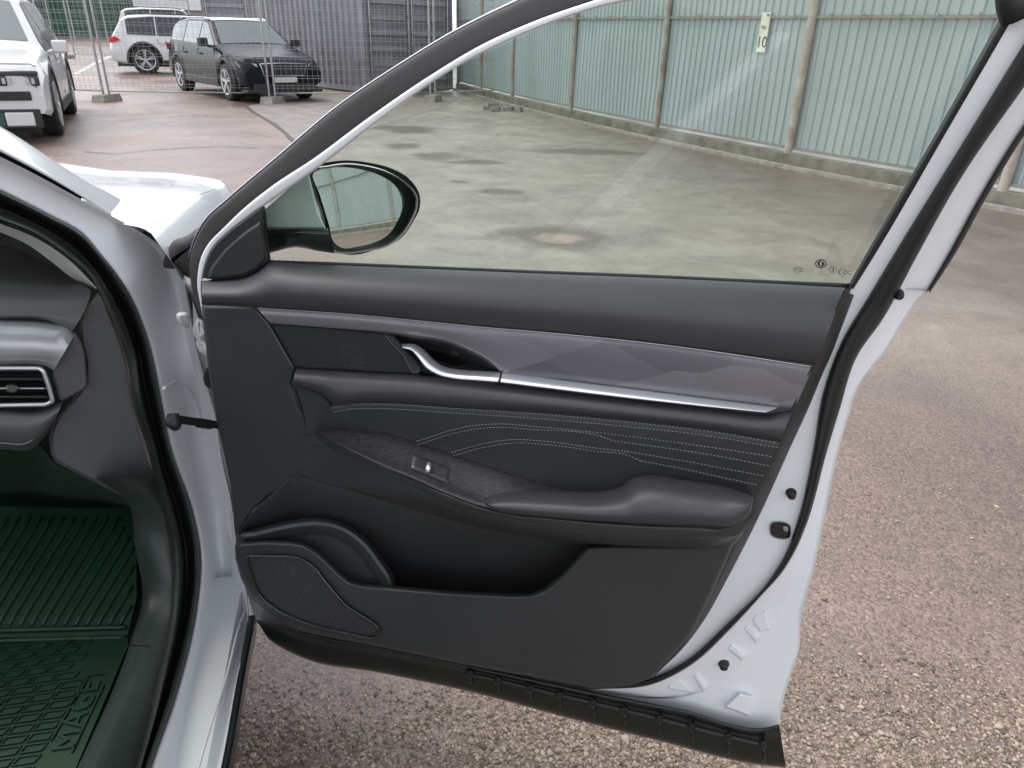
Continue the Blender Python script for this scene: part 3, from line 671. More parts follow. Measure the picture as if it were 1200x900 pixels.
# ================================================================== THE CAR WITH THE OPEN DOOR
car = empty('open_car', (-1.3, 1.4, 0)); tag(car, 'white car with its front passenger door wide open', 'car')
def poly3(name, pts, material, parent): return mesh(name, pts, [tuple(range(len(pts)))], material, parent, smooth=False)

# ---- door shell (white inner metal)
R0d = [(1250, -75), (1185, 20), (1107, 153), (1022, 297), (998, 338), (975, 400), (940, 470), (915, 525), (880, 600), (840, 680), (800, 735), (730, 785), (640, 780)]
R1d = [(1262, -45), (1200, 52), (1127, 170), (1048, 298), (1015, 353), (987, 400), (965, 460), (953, 528), (935, 609), (920, 650), (900, 682), (853, 730), (800, 777), (760, 796), (675, 800)]
R2d = [(1295, -30), (1200, 101), (1123, 213), (1075, 298), (1033, 375), (1004, 417), (983, 481), (969, 528), (944, 617), (933, 643), (917, 670), (893, 697), (853, 740), (813, 777), (767, 801), (690, 808)]
R2e = [(1305, -20), (1200, 112), (1128, 220), (1082, 298), (1042, 378), (1010, 424), (985, 490), (971, 545), (950, 622), (938, 655), (925, 690), (905, 725), (880, 760), (850, 790), (800, 815), (700, 812)]
R3d = [(1325, 0), (1200, 147), (1147, 233), (1112, 297), (1089, 336), (1074, 351), (1063, 366), (1033, 414), (1004, 449), (992, 485), (976, 542), (960, 620), (950, 667), (935, 723), (933, 763), (924, 790), (914, 825), (910, 860)]
door = loft('front_door', [nrow(R0d, .0), nrow(R1d, .0)], D, 'white_inner', car, 140, 4)
tag(door, 'white open front door with dark trim on its inner side')
loft('door_flange', [nrow(R1d, .0), nrow(R2d, -.010), nrow(R2e, -.024), nrow(R3d, -.030)], D, 'white_inner', door, 160, 6, lin_cols=True)
loft('door_hem', [nrow(R3d, -.030), nrow([(x + 3, y + 1) for x, y in R3d], -.036), nrow([(x + 1, y) for x, y in R3d], -.10)], D, 'white_paint', door, 120, 3, lin_cols=True)
_a = spline(R1d, 160); _b = spline(R2d, 160)
loft('door_seal', [np.column_stack([_a + (_b - _a) * t, np.full(160, n)]) for t, n in ((-.02, .001), (.08, .010), (.35, .014), (.55, .009), (.75, .010), (.95, .002), (1.03, -.010))], D, 'rubber', door, 160, 3, True)
loft('edge_weatherstrip', [nrow([(1331, 0), (1200, 147), (1147, 233), (1112, 297), (1088, 338)], -.026), nrow([(1334, 1), (1203, 149), (1150, 235), (1115, 299), (1089, 342)], -.025), nrow([(1337, 3), (1206, 151), (1153, 237), (1118, 300), (1089, 344)], -.04)], D, 'rubber', door, 40, 2)
loft('glass_channel', [nrow([(1230, -90), (1172, 20), (1100, 150), (1015, 297), (993, 336)], -.020), nrow([(1238, -85), (1179, 20), (1104, 152), (1019, 298), (997, 337)], .003), nrow([(1245, -80), (1187, 21), (1109, 155), (1025, 299), (1000, 339)], .0)], D, 'rubber', door, 40, 3)
MB().tube([D(1182, -30, .0), D(1186, 5, .004), D(1190, 20, .003)], .014, 10).build('seal_corner', 'rubber', door, smooth=True)
# front sash: dark outer band and white inner band, carried on over the top
S0 = [(236, 373), (229, 352), (223, 328), (222, 308), (225, 293), (232, 275), (243, 257), (267, 235), (320, 190), (400, 123), (467, 78), (533, 38), (617, -3), (760, -65), (900, -105), (1050, -125), (1180, -125), (1262, -100)]
S1 = [(238, 374), (234, 352), (231, 335), (232, 318), (235, 303), (243, 287), (262, 267), (287, 243), (320, 217), (367, 186), (433, 137), (500, 91), (567, 51), (633, 22), (706, -3), (830, -45), (950, -72), (1060, -85), (1180, -85), (1250, -75)]
S2 = [(239, 375), (237, 352), (236, 340), (237, 328), (240, 312), (248, 293), (267, 273), (288, 257), (320, 234), (367, 201), (450, 137), (533, 80), (633, 32), (690, 12), (767, -5), (860, -30), (960, -50), (1060, -62), (1170, -62), (1236, -60)]
def mid(a, b_, t, N=120):
    A_, B_ = spline(a, N), spline(b_, N); return [tuple(p) for p in A_ + (B_ - A_) * t]
loft('outer_sash', [nrow(S0, -.085), nrow(S0, -.03), nrow(mid(S0, S1, .06), -.018), nrow(mid(S0, S1, .5), -.011), nrow(mid(S0, S1, .94), -.007), nrow(S1, -.012)], D, 'rubber_sash' if 'rubber_sash' in M else mat('rubber_sash', (.040, .038, .038), .62, var=.1), door, 130, 4)
loft('window_frame', [nrow(S1, -.006), nrow(mid(S1, S2, .08), .002), nrow(mid(S1, S2, .5), .004), nrow(mid(S1, S2, .92), .002), nrow(S2, -.014)], D, 'white_inner', door, 130, 4)
line_tube('sash_edge', [(x - 1, y - 1) for x, y in S0[3:]], -.045, .0018, D, 'satin_metal', door, 100, 6)
# window glass (flush sheet set in the frame)
GL = [(313, 308), (306, 250), (320, 234), (367, 201), (450, 137), (533, 80), (633, 32), (690, 12), (767, -5), (860, -30), (960, -50), (1060, -62), (1170, -62), (1225, -60), (1182, 12), (1100, 150), (1015, 297), (995, 336), (800, 328), (500, 316)]
NG = 200; pg = spline(GL, NG, closed=True, lin=True); gp_ = [DT(x, y, -.022) for x, y in pg]
glass = mesh('window_glass', gp_, [tuple(range(NG))], 'glass', door, smooth=False)
line_tube('glass_edge_seal', [(313, 307), (400, 310), (500, 314), (620, 319), (750, 324), (880, 330), (995, 335)], -.012, .0035, D, 'rubber', door, 60, 6)
# marks etched in the glass
gx = DT(990, 318, -.02) - DT(930, 316, -.02); gy = DT(960, 300, -.02) - DT(960, 322, -.02)
def gtext(s, x, y, hpx, bold=False):
    o = DT(x, y, -.0205); sz = hpx * np.linalg.norm(gy) / 22; return text_mesh('glass_print', s, (o, gx, gy), sz, 'print_black', glass.parent)
gtext('::::::-:::', 967, 321.5, 5); gtext('.  . . . .', 967, 324.7 + 1, 4); gtext('CCC', 990, 319.5, 6); gtext('VG', 935, 316.5, 6); gtext('-------', 934, 322, 3.5); gtext('------', 989, 325, 3.5); gtext('3', 976, 316.5, 7)
def ring(x, y, rx, ry, wpx, nm='glass_print'):
    N = 28; v = [DT(x + (rx - k * wpx) * math.cos(a), y + (ry - k * wpx) * math.sin(a), -.0205) for k in (0, 1) for a in np.linspace(0, 2 * math.pi, N, endpoint=False)]
    return mesh(nm, v, [(j, (j + 1) % N, N + (j + 1) % N, N + j) for j in range(N)], 'print_black', door, smooth=False)
ring(962, 309, 6.8, 5.2, 1.2); ring(976, 316.3, 4.5, 4.2, .5); ring(987, 319, 5, 4, .5); ring(935, 316.5, 6, 3.5, .4)
for s in (-1, 1):
    mesh('glass_print', [DT(962 + s * q[0], 309 + s * q[1], -.0205) for q in ((-4.6, -1), (-1, -3.6), (1.2, -3.4), (-1.6, -.8), (-.6, 2.2), (-2.6, 2.6))], [(0, 1, 2, 3, 4, 5)], 'print_black', door, smooth=False)
# outer skin and lower cladding
loft('outer_skin', [nrow([(225, 330), (600, 322), (1085, 340)], -.10), nrow([(232, 450), (600, 470), (1000, 470)], -.135), nrow([(262, 600), (600, 650), (960, 640)], -.13), nrow([(300, 730), (600, 795), (905, 862)], -.10)], D, 'white_paint', door, 40, 6)
loft('belt_cap', [nrow([(314, 306), (620, 318), (995, 334), (1086, 340)], -.022), nrow([(240, 330), (620, 320), (1085, 342)], -.10)], D, 'rubber', door, 30, 2)
C0 = [(300, 727), (330, 736), (360, 745), (443, 761), (550, 783), (600, 794), (700, 816), (800, 836), (900, 857), (914, 854)]
C1 = [(306, 735), (313, 747), (335, 762), (360, 773), (443, 788), (560, 813), (660, 840), (767, 867), (893, 897), (921, 900)]
between('sill_cladding', C0, C1, [(-.12, .0), (0, .004), (.25, -.004), (.6, -.006), (.9, -.012), (1, -.03), (1.0, -.10)], D, 'cladding_black', door, 120, 4)
line_tube('lower_seal', [(545, 789), (583, 797), (621, 806), (655, 814), (694, 823), (731, 832), (772, 842), (810, 852), (853, 863), (897, 873)], .006, .0045, D, 'rubber', door, 90, 8)
for (x, y) in [(550, 790), (583, 798), (621, 807), (655, 815), (694, 824), (731, 833), (772, 843), (810, 852), (853, 864), (894, 873)]:
    raised('seal_clip', [(x - 4, y - 4), (x + 4, y - 4), (x + 5, y + 3), (x, y + 6), (x - 5, y + 3)], [(0, .004), (1, .012), (2.4, .014)], D, 'rubber', door, 16)
    MB().tube([D(x + 1, y + 5, .004), D(x + 2, y + 8 + (x - 540) * .012, .000), D(x + 2, y + 11 + (x - 540) * .027, -.006)], .0026, 6).build('cladding_rib', 'cladding_black', door, smooth=True)
# stamped ribs, plugs and latch on the white metal
for pts in [[(784, 800), (795, 792), (812, 812), (780, 808)], [(810, 790), (818, 788), (830, 806), (824, 812)], [(850, 760), (858, 753), (876, 769), (870, 775)], [(868, 735), (876, 730), (892, 748), (886, 754)], [(884, 718), (898, 714), (903, 738), (890, 741), (880, 728)], [(848, 829), (866, 812), (882, 815), (878, 840)]]:
    raised('stamped_rib', pts, [(0, -.030), (.8, -.018), (1.6, -.0145), (2.4, -.0135)], D, 'white_inner', door, 40, lin=True)
def plug(x, y, r, n):
    c = D(x, y, n); v = []
    for rr, h_ in ((1.25, 0), (1.2, .004), (.95, .006), (.9, .012), (.45, .015), (0.01, .015)):
        for a in np.linspace(0, 2 * math.pi, 16, endpoint=False): v.append(c + ES * (r * rr * math.cos(a)) + np.array([0, 0, r * rr * math.sin(a)]) + EN * h_)
    mesh('rubber_plug', v, [(i * 16 + j, i * 16 + (j + 1) % 16, (i + 1) * 16 + (j + 1) % 16, (i + 1) * 16 + j) for i in range(5) for j in range(16)], 'rubber', door, angle=40)
plug(927, 577, .0065, .0); plug(848, 777, .008, -.02); plug(1052, 344, .006, -.012)
raised('latch', [(904, 613), (926, 616), (925, 630), (903, 627)], [(0, .002), (1.5, .006), (3, .004)], D, 'gloss_black', door, 40)
raised('latch_claw', [(917, 616), (924, 617), (923, 624), (918, 622)], [(0, .004), (1, .008)], D, 'satin_metal', door, 16)

# ---- trim
BT = [(237, 329), (262, 328), (287, 325), (303, 317), (314, 308), (350, 309), (400, 311), (500, 315), (620, 320), (750, 325), (880, 331), (990, 337)]
BB = [(236, 357), (302, 360), (407, 367), (500, 376), (560, 382), (620, 387), (733, 398), (850, 413), (957, 427)]
between('belt_pad', BT, BB, [(0, .004), (.04, .016), (.14, .034), (.34, .054), (.6, .066), (.85, .064), (.96, .056), (1, .046)], D, 'soft_plastic', door, 140, 4)
EA = [(989, 341), (972, 385), (956, 425), (952, 431), (930, 477), (915, 516), (883, 581), (859, 640), (833, 697), (810, 743), (770, 789)]
EB = [(1001, 346), (986, 385), (972, 421), (966, 434), (948, 477), (926, 525), (892, 600), (853, 677), (823, 730), (800, 760), (763, 795)]
between('trim_return', EA, EB, [(-.1, .050), (0, .052), (.3, .045), (.9, .012), (1, .001)], D, 'dark_plastic', door, 90, 4)
DT = [(301, 361), (407, 368), (500, 377), (560, 383), (620, 388), (733, 399), (850, 414), (953, 430)]
DB = [(317, 379), (407, 386), (447, 389), (487, 394), (520, 399), (553, 412), (573, 423), (588, 436), (660, 445), (733, 454), (850, 469), (931, 479)]
between('deco_strip', DT, DB, [(0, .044), (.04, .050), (.5, .053), (.95, .050), (1, .044)], D, 'deco_weave', door, 120, 4)
line_tube('deco_edge', DT, .050, .0011, D, 'satin_metal', door, 110, 6)
raised('tweeter_trim', [(317, 379), (360, 382), (407, 386), (452, 391), (488, 438), (427, 436), (347, 432), (333, 408)], [(0, .038), (1.5, .044), (4, .044)], D, 'dark_plastic', door, 120, lin=True)
dots = MB()
for j in range(9):
    for i in range(9):
        x = 397 + i * 3 + j * .9 + (j % 2) * 1.2; y = 403 + j * 3.2 + i * .3
        if random.random() < .72:
            c = D(x, y, .0448); dots.add([c + ES * a * .0011 + np.array([0, 0, b_ * .0009]) for a, b_ in ((-1, -1), (1, -1), (1, 1), (-1, 1))], [(0, 1, 2, 3)])
tag(dots.build('tweeter_holes', mat('perforation', (.055, .058, .06), .5), door), kind='stuff')
raised('handle_recess', [(450, 391), (487, 394), (520, 399), (553, 412), (573, 423), (589, 436), (560, 440), (487, 439), (470, 417)], [(0, .046), (2, .046), (5, .030), (9, .006), (14, .0)], D, 'hard_plastic', door, 120)
raised('recess_bezel', [(450, 392), (458, 392), (474, 408), (492, 437), (487, 439), (470, 417)], [(0, .046), (1.5, .051), (3, .05)], D, 'hard_plastic', door, 40)
raised('lock_button', [(526, 404), (539, 408), (539, 420), (526, 418)], [(0, .004), (1.5, .010), (3, .011)], D, 'dark_plastic', door, 40, lin=True)
HA = [(470, 403), (487, 403.5), (497, 410), (508, 421), (521, 429.5), (535, 432.5), (560, 434.5), (587, 436)]
HB = [(472, 408), (482, 411), (489, 419), (499, 432), (513, 440), (535, 445), (560, 447), (583, 449)]
between('door_handle', HA, HB, [(0, .040), (.08, .050), (.45, .064), (.78, .069), (.93, .067), (1, .045)], D, 'chrome', door, 60, 5)
raised('handle_infill', [(475, 408), (487, 410), (500, 430), (516, 438), (497, 438), (487, 428)], [(0, .040), (1.5, .050), (3, .050)], D, 'gloss_black', door, 50)
between('chrome_strip', [(589, 436), (733, 454), (850, 469), (914, 477)], [(586, 449), (733, 467), (850, 479.5), (896, 484)], [(0, .042), (.08, .050), (.5, .062), (.8, .067), (.93, .066), (1, .05)], D, 'chrome', door, 80, 4)
UA = [(347, 431), (427, 436), (487, 439), (560, 445), (586, 449), (733, 467), (850, 480), (896, 484.5), (929, 480)]
UB = [(342, 452), (363, 457), (380, 464), (391, 474), (427, 472), (470, 472), (520, 476), (620, 482), (733, 492), (830, 503), (915, 516)]
between('upper_pad', UA, UB, [(0, .040), (.08, .052), (.3, .066), (.6, .074), (.85, .072), (1, .060), (1.02, .050)], D, 'leather', door, 130, 4)
IA = [(388, 476), (427, 472), (470, 472), (520, 476), (620, 482), (733, 492), (830, 503), (915, 517)]
IB = [(358, 520), (378, 520), (400, 518), (440, 520), (470, 526), (503, 540), (553, 558), (620, 578), (700, 590), (803, 588), (882, 585)]
between('leather_insert', IA, IB, [(0, .058), (.08, .062), (.35, .060), (.7, .056), (1, .056)], D, 'leather_insert', door, 130, 4)
raised('insert_end', [(343, 452), (363, 456), (380, 464), (390, 477), (386, 487), (375, 506), (360, 512), (350, 480)], [(0, .040), (2, .050), (5, .050)], D, 'leather_insert', door, 60)
def stitches(pts, n, dash=.0034, gap=.0020, r=.0005):
    q = np.array([D(*p) for p in spline([(p[0], p[1], n) for p in pts], 300)]); t = np.concatenate([[0], np.cumsum(np.linalg.norm(np.diff(q, axis=0), axis=1))])
    mb = MB(); s = 0
    while s + dash < t[-1]:
        a, b_ = [np.array([np.interp(k, t, q[:, c]) for c in range(3)]) for k in (s, s + dash)]; m_ = (a + b_) / 2 + EN * .0008
        mb.tube([a, m_, b_], [r * .7, r, r * .7], 5); s += dash + gap
    return tag(mb.build('stitch_line', 'thread', door, smooth=True), kind='stuff')
def seam(pts, n, r=.0016): return line_tube('seam_groove', pts, n, r, D, 'dark_plastic', door, 120, 6)
sA = [(391, 477), (410, 474), (440, 473), (470, 474), (520, 477.5), (620, 484), (733, 494), (830, 505), (913, 519)]
stitches(sA, .0615); stitches([(x, y + 5.5) for x, y in sA], .0625); seam([(x, y + 2.8) for x, y in sA], .060)
sB = [(488, 517), (537, 502), (560, 498), (584, 496.5), (620, 499), (703, 507)]; stitches(sB, .0615); stitches([(x + 1.5, y + 4) for x, y in sB[:-1]] + [(703, 511), (719, 516.5)], .0615); seam([(x, y + 2) for x, y in sB], .0605)
stitches([(703, 507), (760, 514), (840, 525), (908, 535.5)], .061); stitches([(719, 516.5), (760, 522), (840, 534), (902, 546)], .0605)
sC = [(529, 530), (570, 519), (600, 515), (640, 517), (700, 525), (735, 529)]; stitches(sC, .0605); stitches([(x + 1.5, y + 4) for x, y in sC[:-1]] + [(735, 533), (751, 540)], .0605); seam([(x, y + 2) for x, y in sC], .0595)
stitches([(735, 529), (790, 538), (850, 549), (897, 558)], .060); stitches([(751, 540), (790, 547), (850, 560), (891, 569)], .0595)
for gsm in ([(703, 509), (760, 516), (840, 527), (908, 538)], [(719, 518), (760, 524), (840, 536), (902, 548)], [(735, 531), (790, 540), (850, 551), (897, 560)], [(751, 542), (790, 549), (850, 562), (891, 571)]): seam(gsm, .0595, .0010)
SA = [(374, 507), (400, 502), (433, 504), (467, 512), (503, 524), (553, 541), (620, 562), (690, 582)]
SB = [(374, 508), (395, 520), (420, 533), (453, 549), (487, 563), (520, 578), (553, 591), (690, 606)]
between('switch_panel', SA, SB, [(-.05, .050), (0, .058), (.3, .078), (.7, .104), (.93, .121), (1, .122)], D, 'brushed_panel', door, 110, 4)
_sa, _sb = spline(SA, 110), spline(SB, 110); _pt, _pn = [0, .3, .7, .93, 1], [.058, .078, .104, .121, .122]
def on_panel(i, t, lift): q = _sa[i] + (_sb[i] - _sa[i]) * t; return D(q[0], q[1], float(np.interp(t, _pt, _pn)) + lift)
_us = list(range(38, 55)); _ts = np.linspace(.30, .74, 9); _v = []
for a_, t in enumerate(_ts):
    for b__, i in enumerate(_us): _v.append(on_panel(i, t, -.001 if a_ in (0, 8) or b__ in (0, len(_us) - 1) else .0016))
mesh('switch_plate', _v, grid_faces(9, len(_us)), 'brushed_panel', door)
for k_, (i0, i1) in enumerate(((39, 45), (46, 54))): MB().tube([on_panel(i0, .73, .0014), on_panel(i1, .73, .0014), on_panel(i1, .66, .0016)], .0009, 6).build('switch_gap', 'dark_plastic', door)
MB().tube([on_panel(45, .66, .004), on_panel(45, .56, .008), on_panel(45, .42, .006)], [.0030, .0046, .0034], 8).build('window_switch', 'chrome', door, smooth=True)
LA = [(373, 508), (395, 520), (420, 533), (453, 549), (487, 563), (520, 578), (553, 591), (590, 601), (647, 607), (733, 614), (820, 617), (866, 616), (882, 604)]
LB = [(359, 509), (385, 524), (420, 543), (450, 558), (480, 570), (520, 587), (560, 600), (620, 613), (700, 624), (780, 629), (840, 629), (866, 626), (876, 614)]
LC = [(345, 552), (360, 560), (400, 571), (440, 582), (480, 594), (520, 605), (560, 616), (600, 624), (690, 636), (760, 641), (820, 642), (856, 640), (870, 624)]
def nvar(row, n0, n1, x0=360, x1=520): return [(x, y, n0 + (n1 - n0) * min(1, max(0, (x - x0) / (x1 - x0)))) for x, y in row]
loft('armrest_lip', [nvar(LA, .062, .122), nvar(mid(LA, LB, .15, 14), .058, .126), nvar(mid(LA, LB, .5, 14), .052, .126), nvar(LB, .047, .121)], D, 'hard_plastic', door, 110, 4)
loft('armrest_underside', [nvar(LB, .0462, .1195), nvar(mid(LB, LC, .1, 14), .0462, .119), nvar(mid(LB, LC, .5, 14), .0462, .108), nvar(mid(LB, LC, .9, 14), .0458, .082), nvar(LC, .044, .066), nvar([(x, y + 4) for x, y in LC], .03, .03)], D, 'hard_plastic', door, 110, 4)
PA = [(568, 588), (572, 579), (590, 575), (647, 575), (710, 575.5), (728, 571), (740, 562), (755, 558.5), (803, 563.5), (850, 571), (882, 581)]
PB = [(569, 589), (577, 597), (600, 602), (660, 608), (733, 613), (820, 616), (864, 615), (878, 604), (883, 584)]
between('armrest_pad', PA, PB, [(-.04, .05), (0, .072), (.10, .094), (.3, .118), (.55, .134), (.8, .140), (.95, .134), (1, .122)], D, 'leather', door, 110, 5)
raised('front_trim', [(236, 358), (268, 359), (301, 361), (317, 379), (347, 431), (342, 450), (352, 480), (366, 505), (385, 530), (380, 552), (352, 562), (318, 580), (297, 597), (280, 622), (275, 612), (270, 567), (255, 500), (245, 440)], [(0, .020), (.8, .036), (2, .043), (4, .0445)], D, 'hard_plastic', door, 170, lin=True)
WA = [(279, 624), (297, 598), (318, 579), (343, 557), (360, 560), (440, 581), (520, 604), (600, 622), (690, 635), (705, 636)]
WB_ = [(284, 660), (320, 670), (370, 690), (420, 712), (500, 722), (560, 722), (620, 716), (650, 700), (690, 668), (708, 642)]
between('pocket_wall', WA, WB_, [(0, .046), (.08, .040), (.28, .012), (.55, -.030), (1, -.065)], D, 'hard_plastic', door, 90, 5)
raised('pocket_side', [(279, 624), (300, 618.5), (327, 612), (350, 608), (372, 606.5), (400, 612), (427, 629), (447, 653), (464, 684), (462, 705), (400, 712), (330, 690), (282, 662)], [(0, .020), (2, .040), (5, .051), (9, .055), (14, .050), (20, .036)], D, 'hard_plastic', door, 120)
LT = [(275, 640), (280, 634), (310, 632), (340, 633), (357, 636), (370, 643), (382, 653), (400, 671), (410, 679), (422, 683), (527, 692), (600, 695.5), (622, 695), (638, 689), (655, 675), (672, 657), (688, 639), (720, 637), (800, 638), (863, 634), (835, 697), (812, 743), (790, 768), (764, 795), (740, 803), (715, 806), (690, 806), (660, 800), (550, 780), (443, 758), (380, 746), (350, 737), (317, 720), (293, 700), (282, 677), (276, 655)]
def lt_tilt(x, y): return .012 * max(0, min(1, (712 - y) / 8)) - .00018 * max(0, y - 715)
raised('lower_trim', LT, [(0, .0), (.5, .046), (1.5, .058), (3, .066), (4.5, .0695), (6, .071)], D, 'hard_plastic', door, 340, lin=True)
SG = [(289, 652), (320, 652), (352, 655), (366, 663), (380, 680), (402, 706), (442, 744), (438, 747), (415, 744), (390, 739), (350, 727), (322, 713), (304, 697), (294, 674)]
raised('speaker_grille', SG, [(0, .070), (.6, .0765), (1.4, .077), (2.0, .0735), (2.8, .0735)], D, 'speaker_mesh', door, 140)
line_tube('speaker_frame', SG + SG[:1], .0765, .0020, D, 'gloss_black', door, 150, 6)
# mirror triangle inside the sash
raised('sail_panel', [tuple(p + np.array([-.8, -.8])) for p in spline(S2, 240) if p[0] < 308 and 243 < p[1] < 330] + [(308, 244), (310, 275), (314, 308), (303, 318), (287, 326), (262, 329)], [(0, -.010), (.5, .003), (1.2, .008), (2, .010)], D, 'hard_plastic', door, 90, lin=True)
raised('sail_inset', [(242, 327), (247, 312), (263, 291), (278, 278), (288, 270), (306, 258), (309, 280), (310, 306), (300, 317), (285, 324), (262, 327)], [(0, .010), (1.5, .017), (4, .019)], D, 'hard_plastic', door, 80, lin=True)
line_tube('sail_channel', [(307, 243), (310, 275), (314, 309)], -.006, .005, D, 'rubber', door, 20, 6)

# ---- exterior mirror on the far side of the door
mc = D(422, 245, -.17); tgt = np.array([8.2, 1.6, .75]); dc = EYEP - mc; dc /= np.linalg.norm(dc); dt = tgt - mc; dt /= np.linalg.norm(dt); mn = dc + dt; mn /= np.linalg.norm(mn)
def DM(x, y, n): return on(x, y, mc + mn * n, mn)
mo = [(360, 199), (385, 193), (402, 190.5), (430, 193), (455, 200), (475, 212), (489, 228), (490, 243), (484, 258), (470, 278), (455, 289), (430, 295), (402, 298), (390, 296), (383, 284), (374, 250)]
raised('mirror_bezel', mo, [(0, -.02), (.8, .004), (2, .010), (3.5, .009), (5, -.006)], DM, 'gloss_black', door, 90)
mg = [(369, 203), (385, 197.5), (402, 196), (425, 199), (447, 206), (464, 217), (472, 231), (473, 244), (467, 260), (455, 276), (440, 284), (420, 289), (401, 290.5), (394, 286), (386, 262), (376, 228)]
pm = spline(mg, 60, closed=True); Rm = 1.3; mv = []; mf = []; K = 9
cxm = pm.mean(0)
for k in range(K):
    for p in pm:
        q = cxm + (p - cxm) * (1 - k / K); w_ = on(q[0], q[1], mc, mn); rr = np.linalg.norm(w_ - mc); mv.append(w_ - mn * (rr * rr / (2 * Rm)))
mv.append(on(cxm[0], cxm[1], mc, mn))
for k in range(K - 1):
    for j in range(60): mf.append((k * 60 + j, k * 60 + (j + 1) % 60, (k + 1) * 60 + (j + 1) % 60, (k + 1) * 60 + j))
for j in range(60): mf.append(((K - 1) * 60 + j, (K - 1) * 60 + (j + 1) % 60, K * 60))
mesh('mirror_glass', mv, mf, mat('mirror', (.86, .90, .89), .015, metal=1), door)
raised('mirror_cap', [(362, 198), (385, 190), (402, 188), (432, 190.5), (458, 197), (479, 209), (491, 226), (492, 243), (484, 260), (470, 279), (440, 293), (400, 297), (388, 290), (374, 245)], [(0, -.012), (2, -.03), (6, -.06), (11, -.09), (18, -.10)], DM, 'white_paint', door, 80)
raised('mirror_inner_face', [(300, 268), (306, 249), (355, 206), (362, 203), (373, 250), (382, 268)], [(0, -.05), (1, -.046), (2, -.045)], D, mat('mirror_side', (.66, .74, .73), .3, coat=.4), door, 50, lin=True)
between('mirror_arm', [(304, 268), (340, 266), (384, 267)], [(308, 299), (325, 294), (345, 290), (372, 294), (392, 297)], [(0, -.05), (.1, -.035), (.4, -.03), (.8, -.035), (1, -.05)], D, 'gloss_black', door, 30, 4)
raised('mirror_foot', [(192, 313), (195, 296), (205, 281), (217, 277), (236, 264), (250, 255), (262, 262), (240, 300), (232, 325), (222, 326), (208, 316)], [(0, -.09), (2, -.075), (6, -.066), (10, -.064)], D, 'rubber_sash', door, 60)

# ---- body round the door opening
S0C = float(BP @ NS)
def CC(f, m, z): return FWD * f + NS * (S0C - m) + np.array([0, 0, z])
W0 = [(-60, 195), (0, 223), (67, 257), (93, 271), (120, 301), (141, 328), (155, 352), (171, 392), (187, 461), (200, 525), (225, 600), (234, 650), (230, 710), (205, 815), (177, 895), (160, 950)]
W1 = [(-60, 181), (0, 208), (75, 247), (112, 268), (142, 298), (166, 330), (185, 370), (203, 420), (218, 480), (232, 550), (250, 610), (257, 660), (254, 720), (232, 815), (206, 895), (190, 950)]
W2 = [(-60, 166), (0, 191), (110, 247), (156, 273), (182, 290), (200, 320), (212, 360), (222, 410), (238, 470), (250, 540), (264, 600), (271, 660), (274, 720), (252, 815), (228, 895), (212, 950)]
W3 = [(-60, 158), (0, 184), (117, 246), (165, 272), (194, 294), (213, 322), (221, 357), (228, 400), (243, 455), (251, 482), (260, 540), (271, 590), (277, 640), (289, 700), (291, 724), (277, 800), (260, 895), (248, 950)]
def nby(row, lo):        # pillar part almost flush, lower part stepping in
    return [(x, y, .112 - (.112 - lo) * (.25 + .55 * min(1, max(0, (y - 270) / 160)) + .2 * min(1, max(0, (y - 560) / 80)))) for x, y in row]
body = loft('body_side', [nby(W0, .108), nby(mid(W0, W1, .25, 40), .097), nby(W1, .092), nby(mid(W1, W2, .8, 40), .066), nby(W2, .055), nby(mid(W2, W3, .8, 40), .022), nby(W3, .008), nby([(x + 2, y + 1) for x, y in W3], .03)], B, 'white_inner', car, 150, 4)
line_tube('pressed_ridge', nby([(192, 455), (205, 447), (220, 455), (231, 478), (236, 508)], .072), .08, .003, B, 'white_inner', body, 40, 8)
line_tube('sill_seam', [(291, 705), (282, 728), (266, 790), (244, 860), (224, 930)], .022, .0025, B, 'white_paint', body, 50, 6)
# black lower sill strip
loft('sill_cladding', [nrow([(291, 722), (277, 800), (260, 895), (248, 950)], .010), nrow([(299, 722), (286, 800), (270, 895), (258, 950)], -.004), nrow([(301, 740), (287, 815), (272, 905), (258, 955)], .03)], B, 'cladding_black', car, 40, 4)
def cbox(name, f0, f1, m0, m1, z0, z1, material, parent): return MB().box(f0, f1, m0, m1, z0, z1, lambda a, b_, c: CC(a, b_, c)).build(name, material, parent)
cbox('sill', -1.6, 1.42, .03, .10, .22, .345, 'white_paint', car)
I0 = [(-60, 230), (0, 256), (40, 272), (80, 299), (107, 325), (115, 339), (128, 365), (147, 411), (157, 480), (172, 525), (185, 580), (200, 650), (200, 710), (185, 790), (160, 895), (143, 950)]
loft('opening_seal', [nrow(I0, .150), nrow(mid(I0, W0, .12, 40), .132), nrow(mid(I0, W0, .38, 40), .120), nrow(mid(I0, W0, .52, 40), .130), nrow(mid(I0, W0, .66, 40), .118), nrow(mid(I0, W0, .88, 40), .098), nrow(mid(I0, W0, 1.03, 40), .106)], B, 'rubber', car, 150, 4)
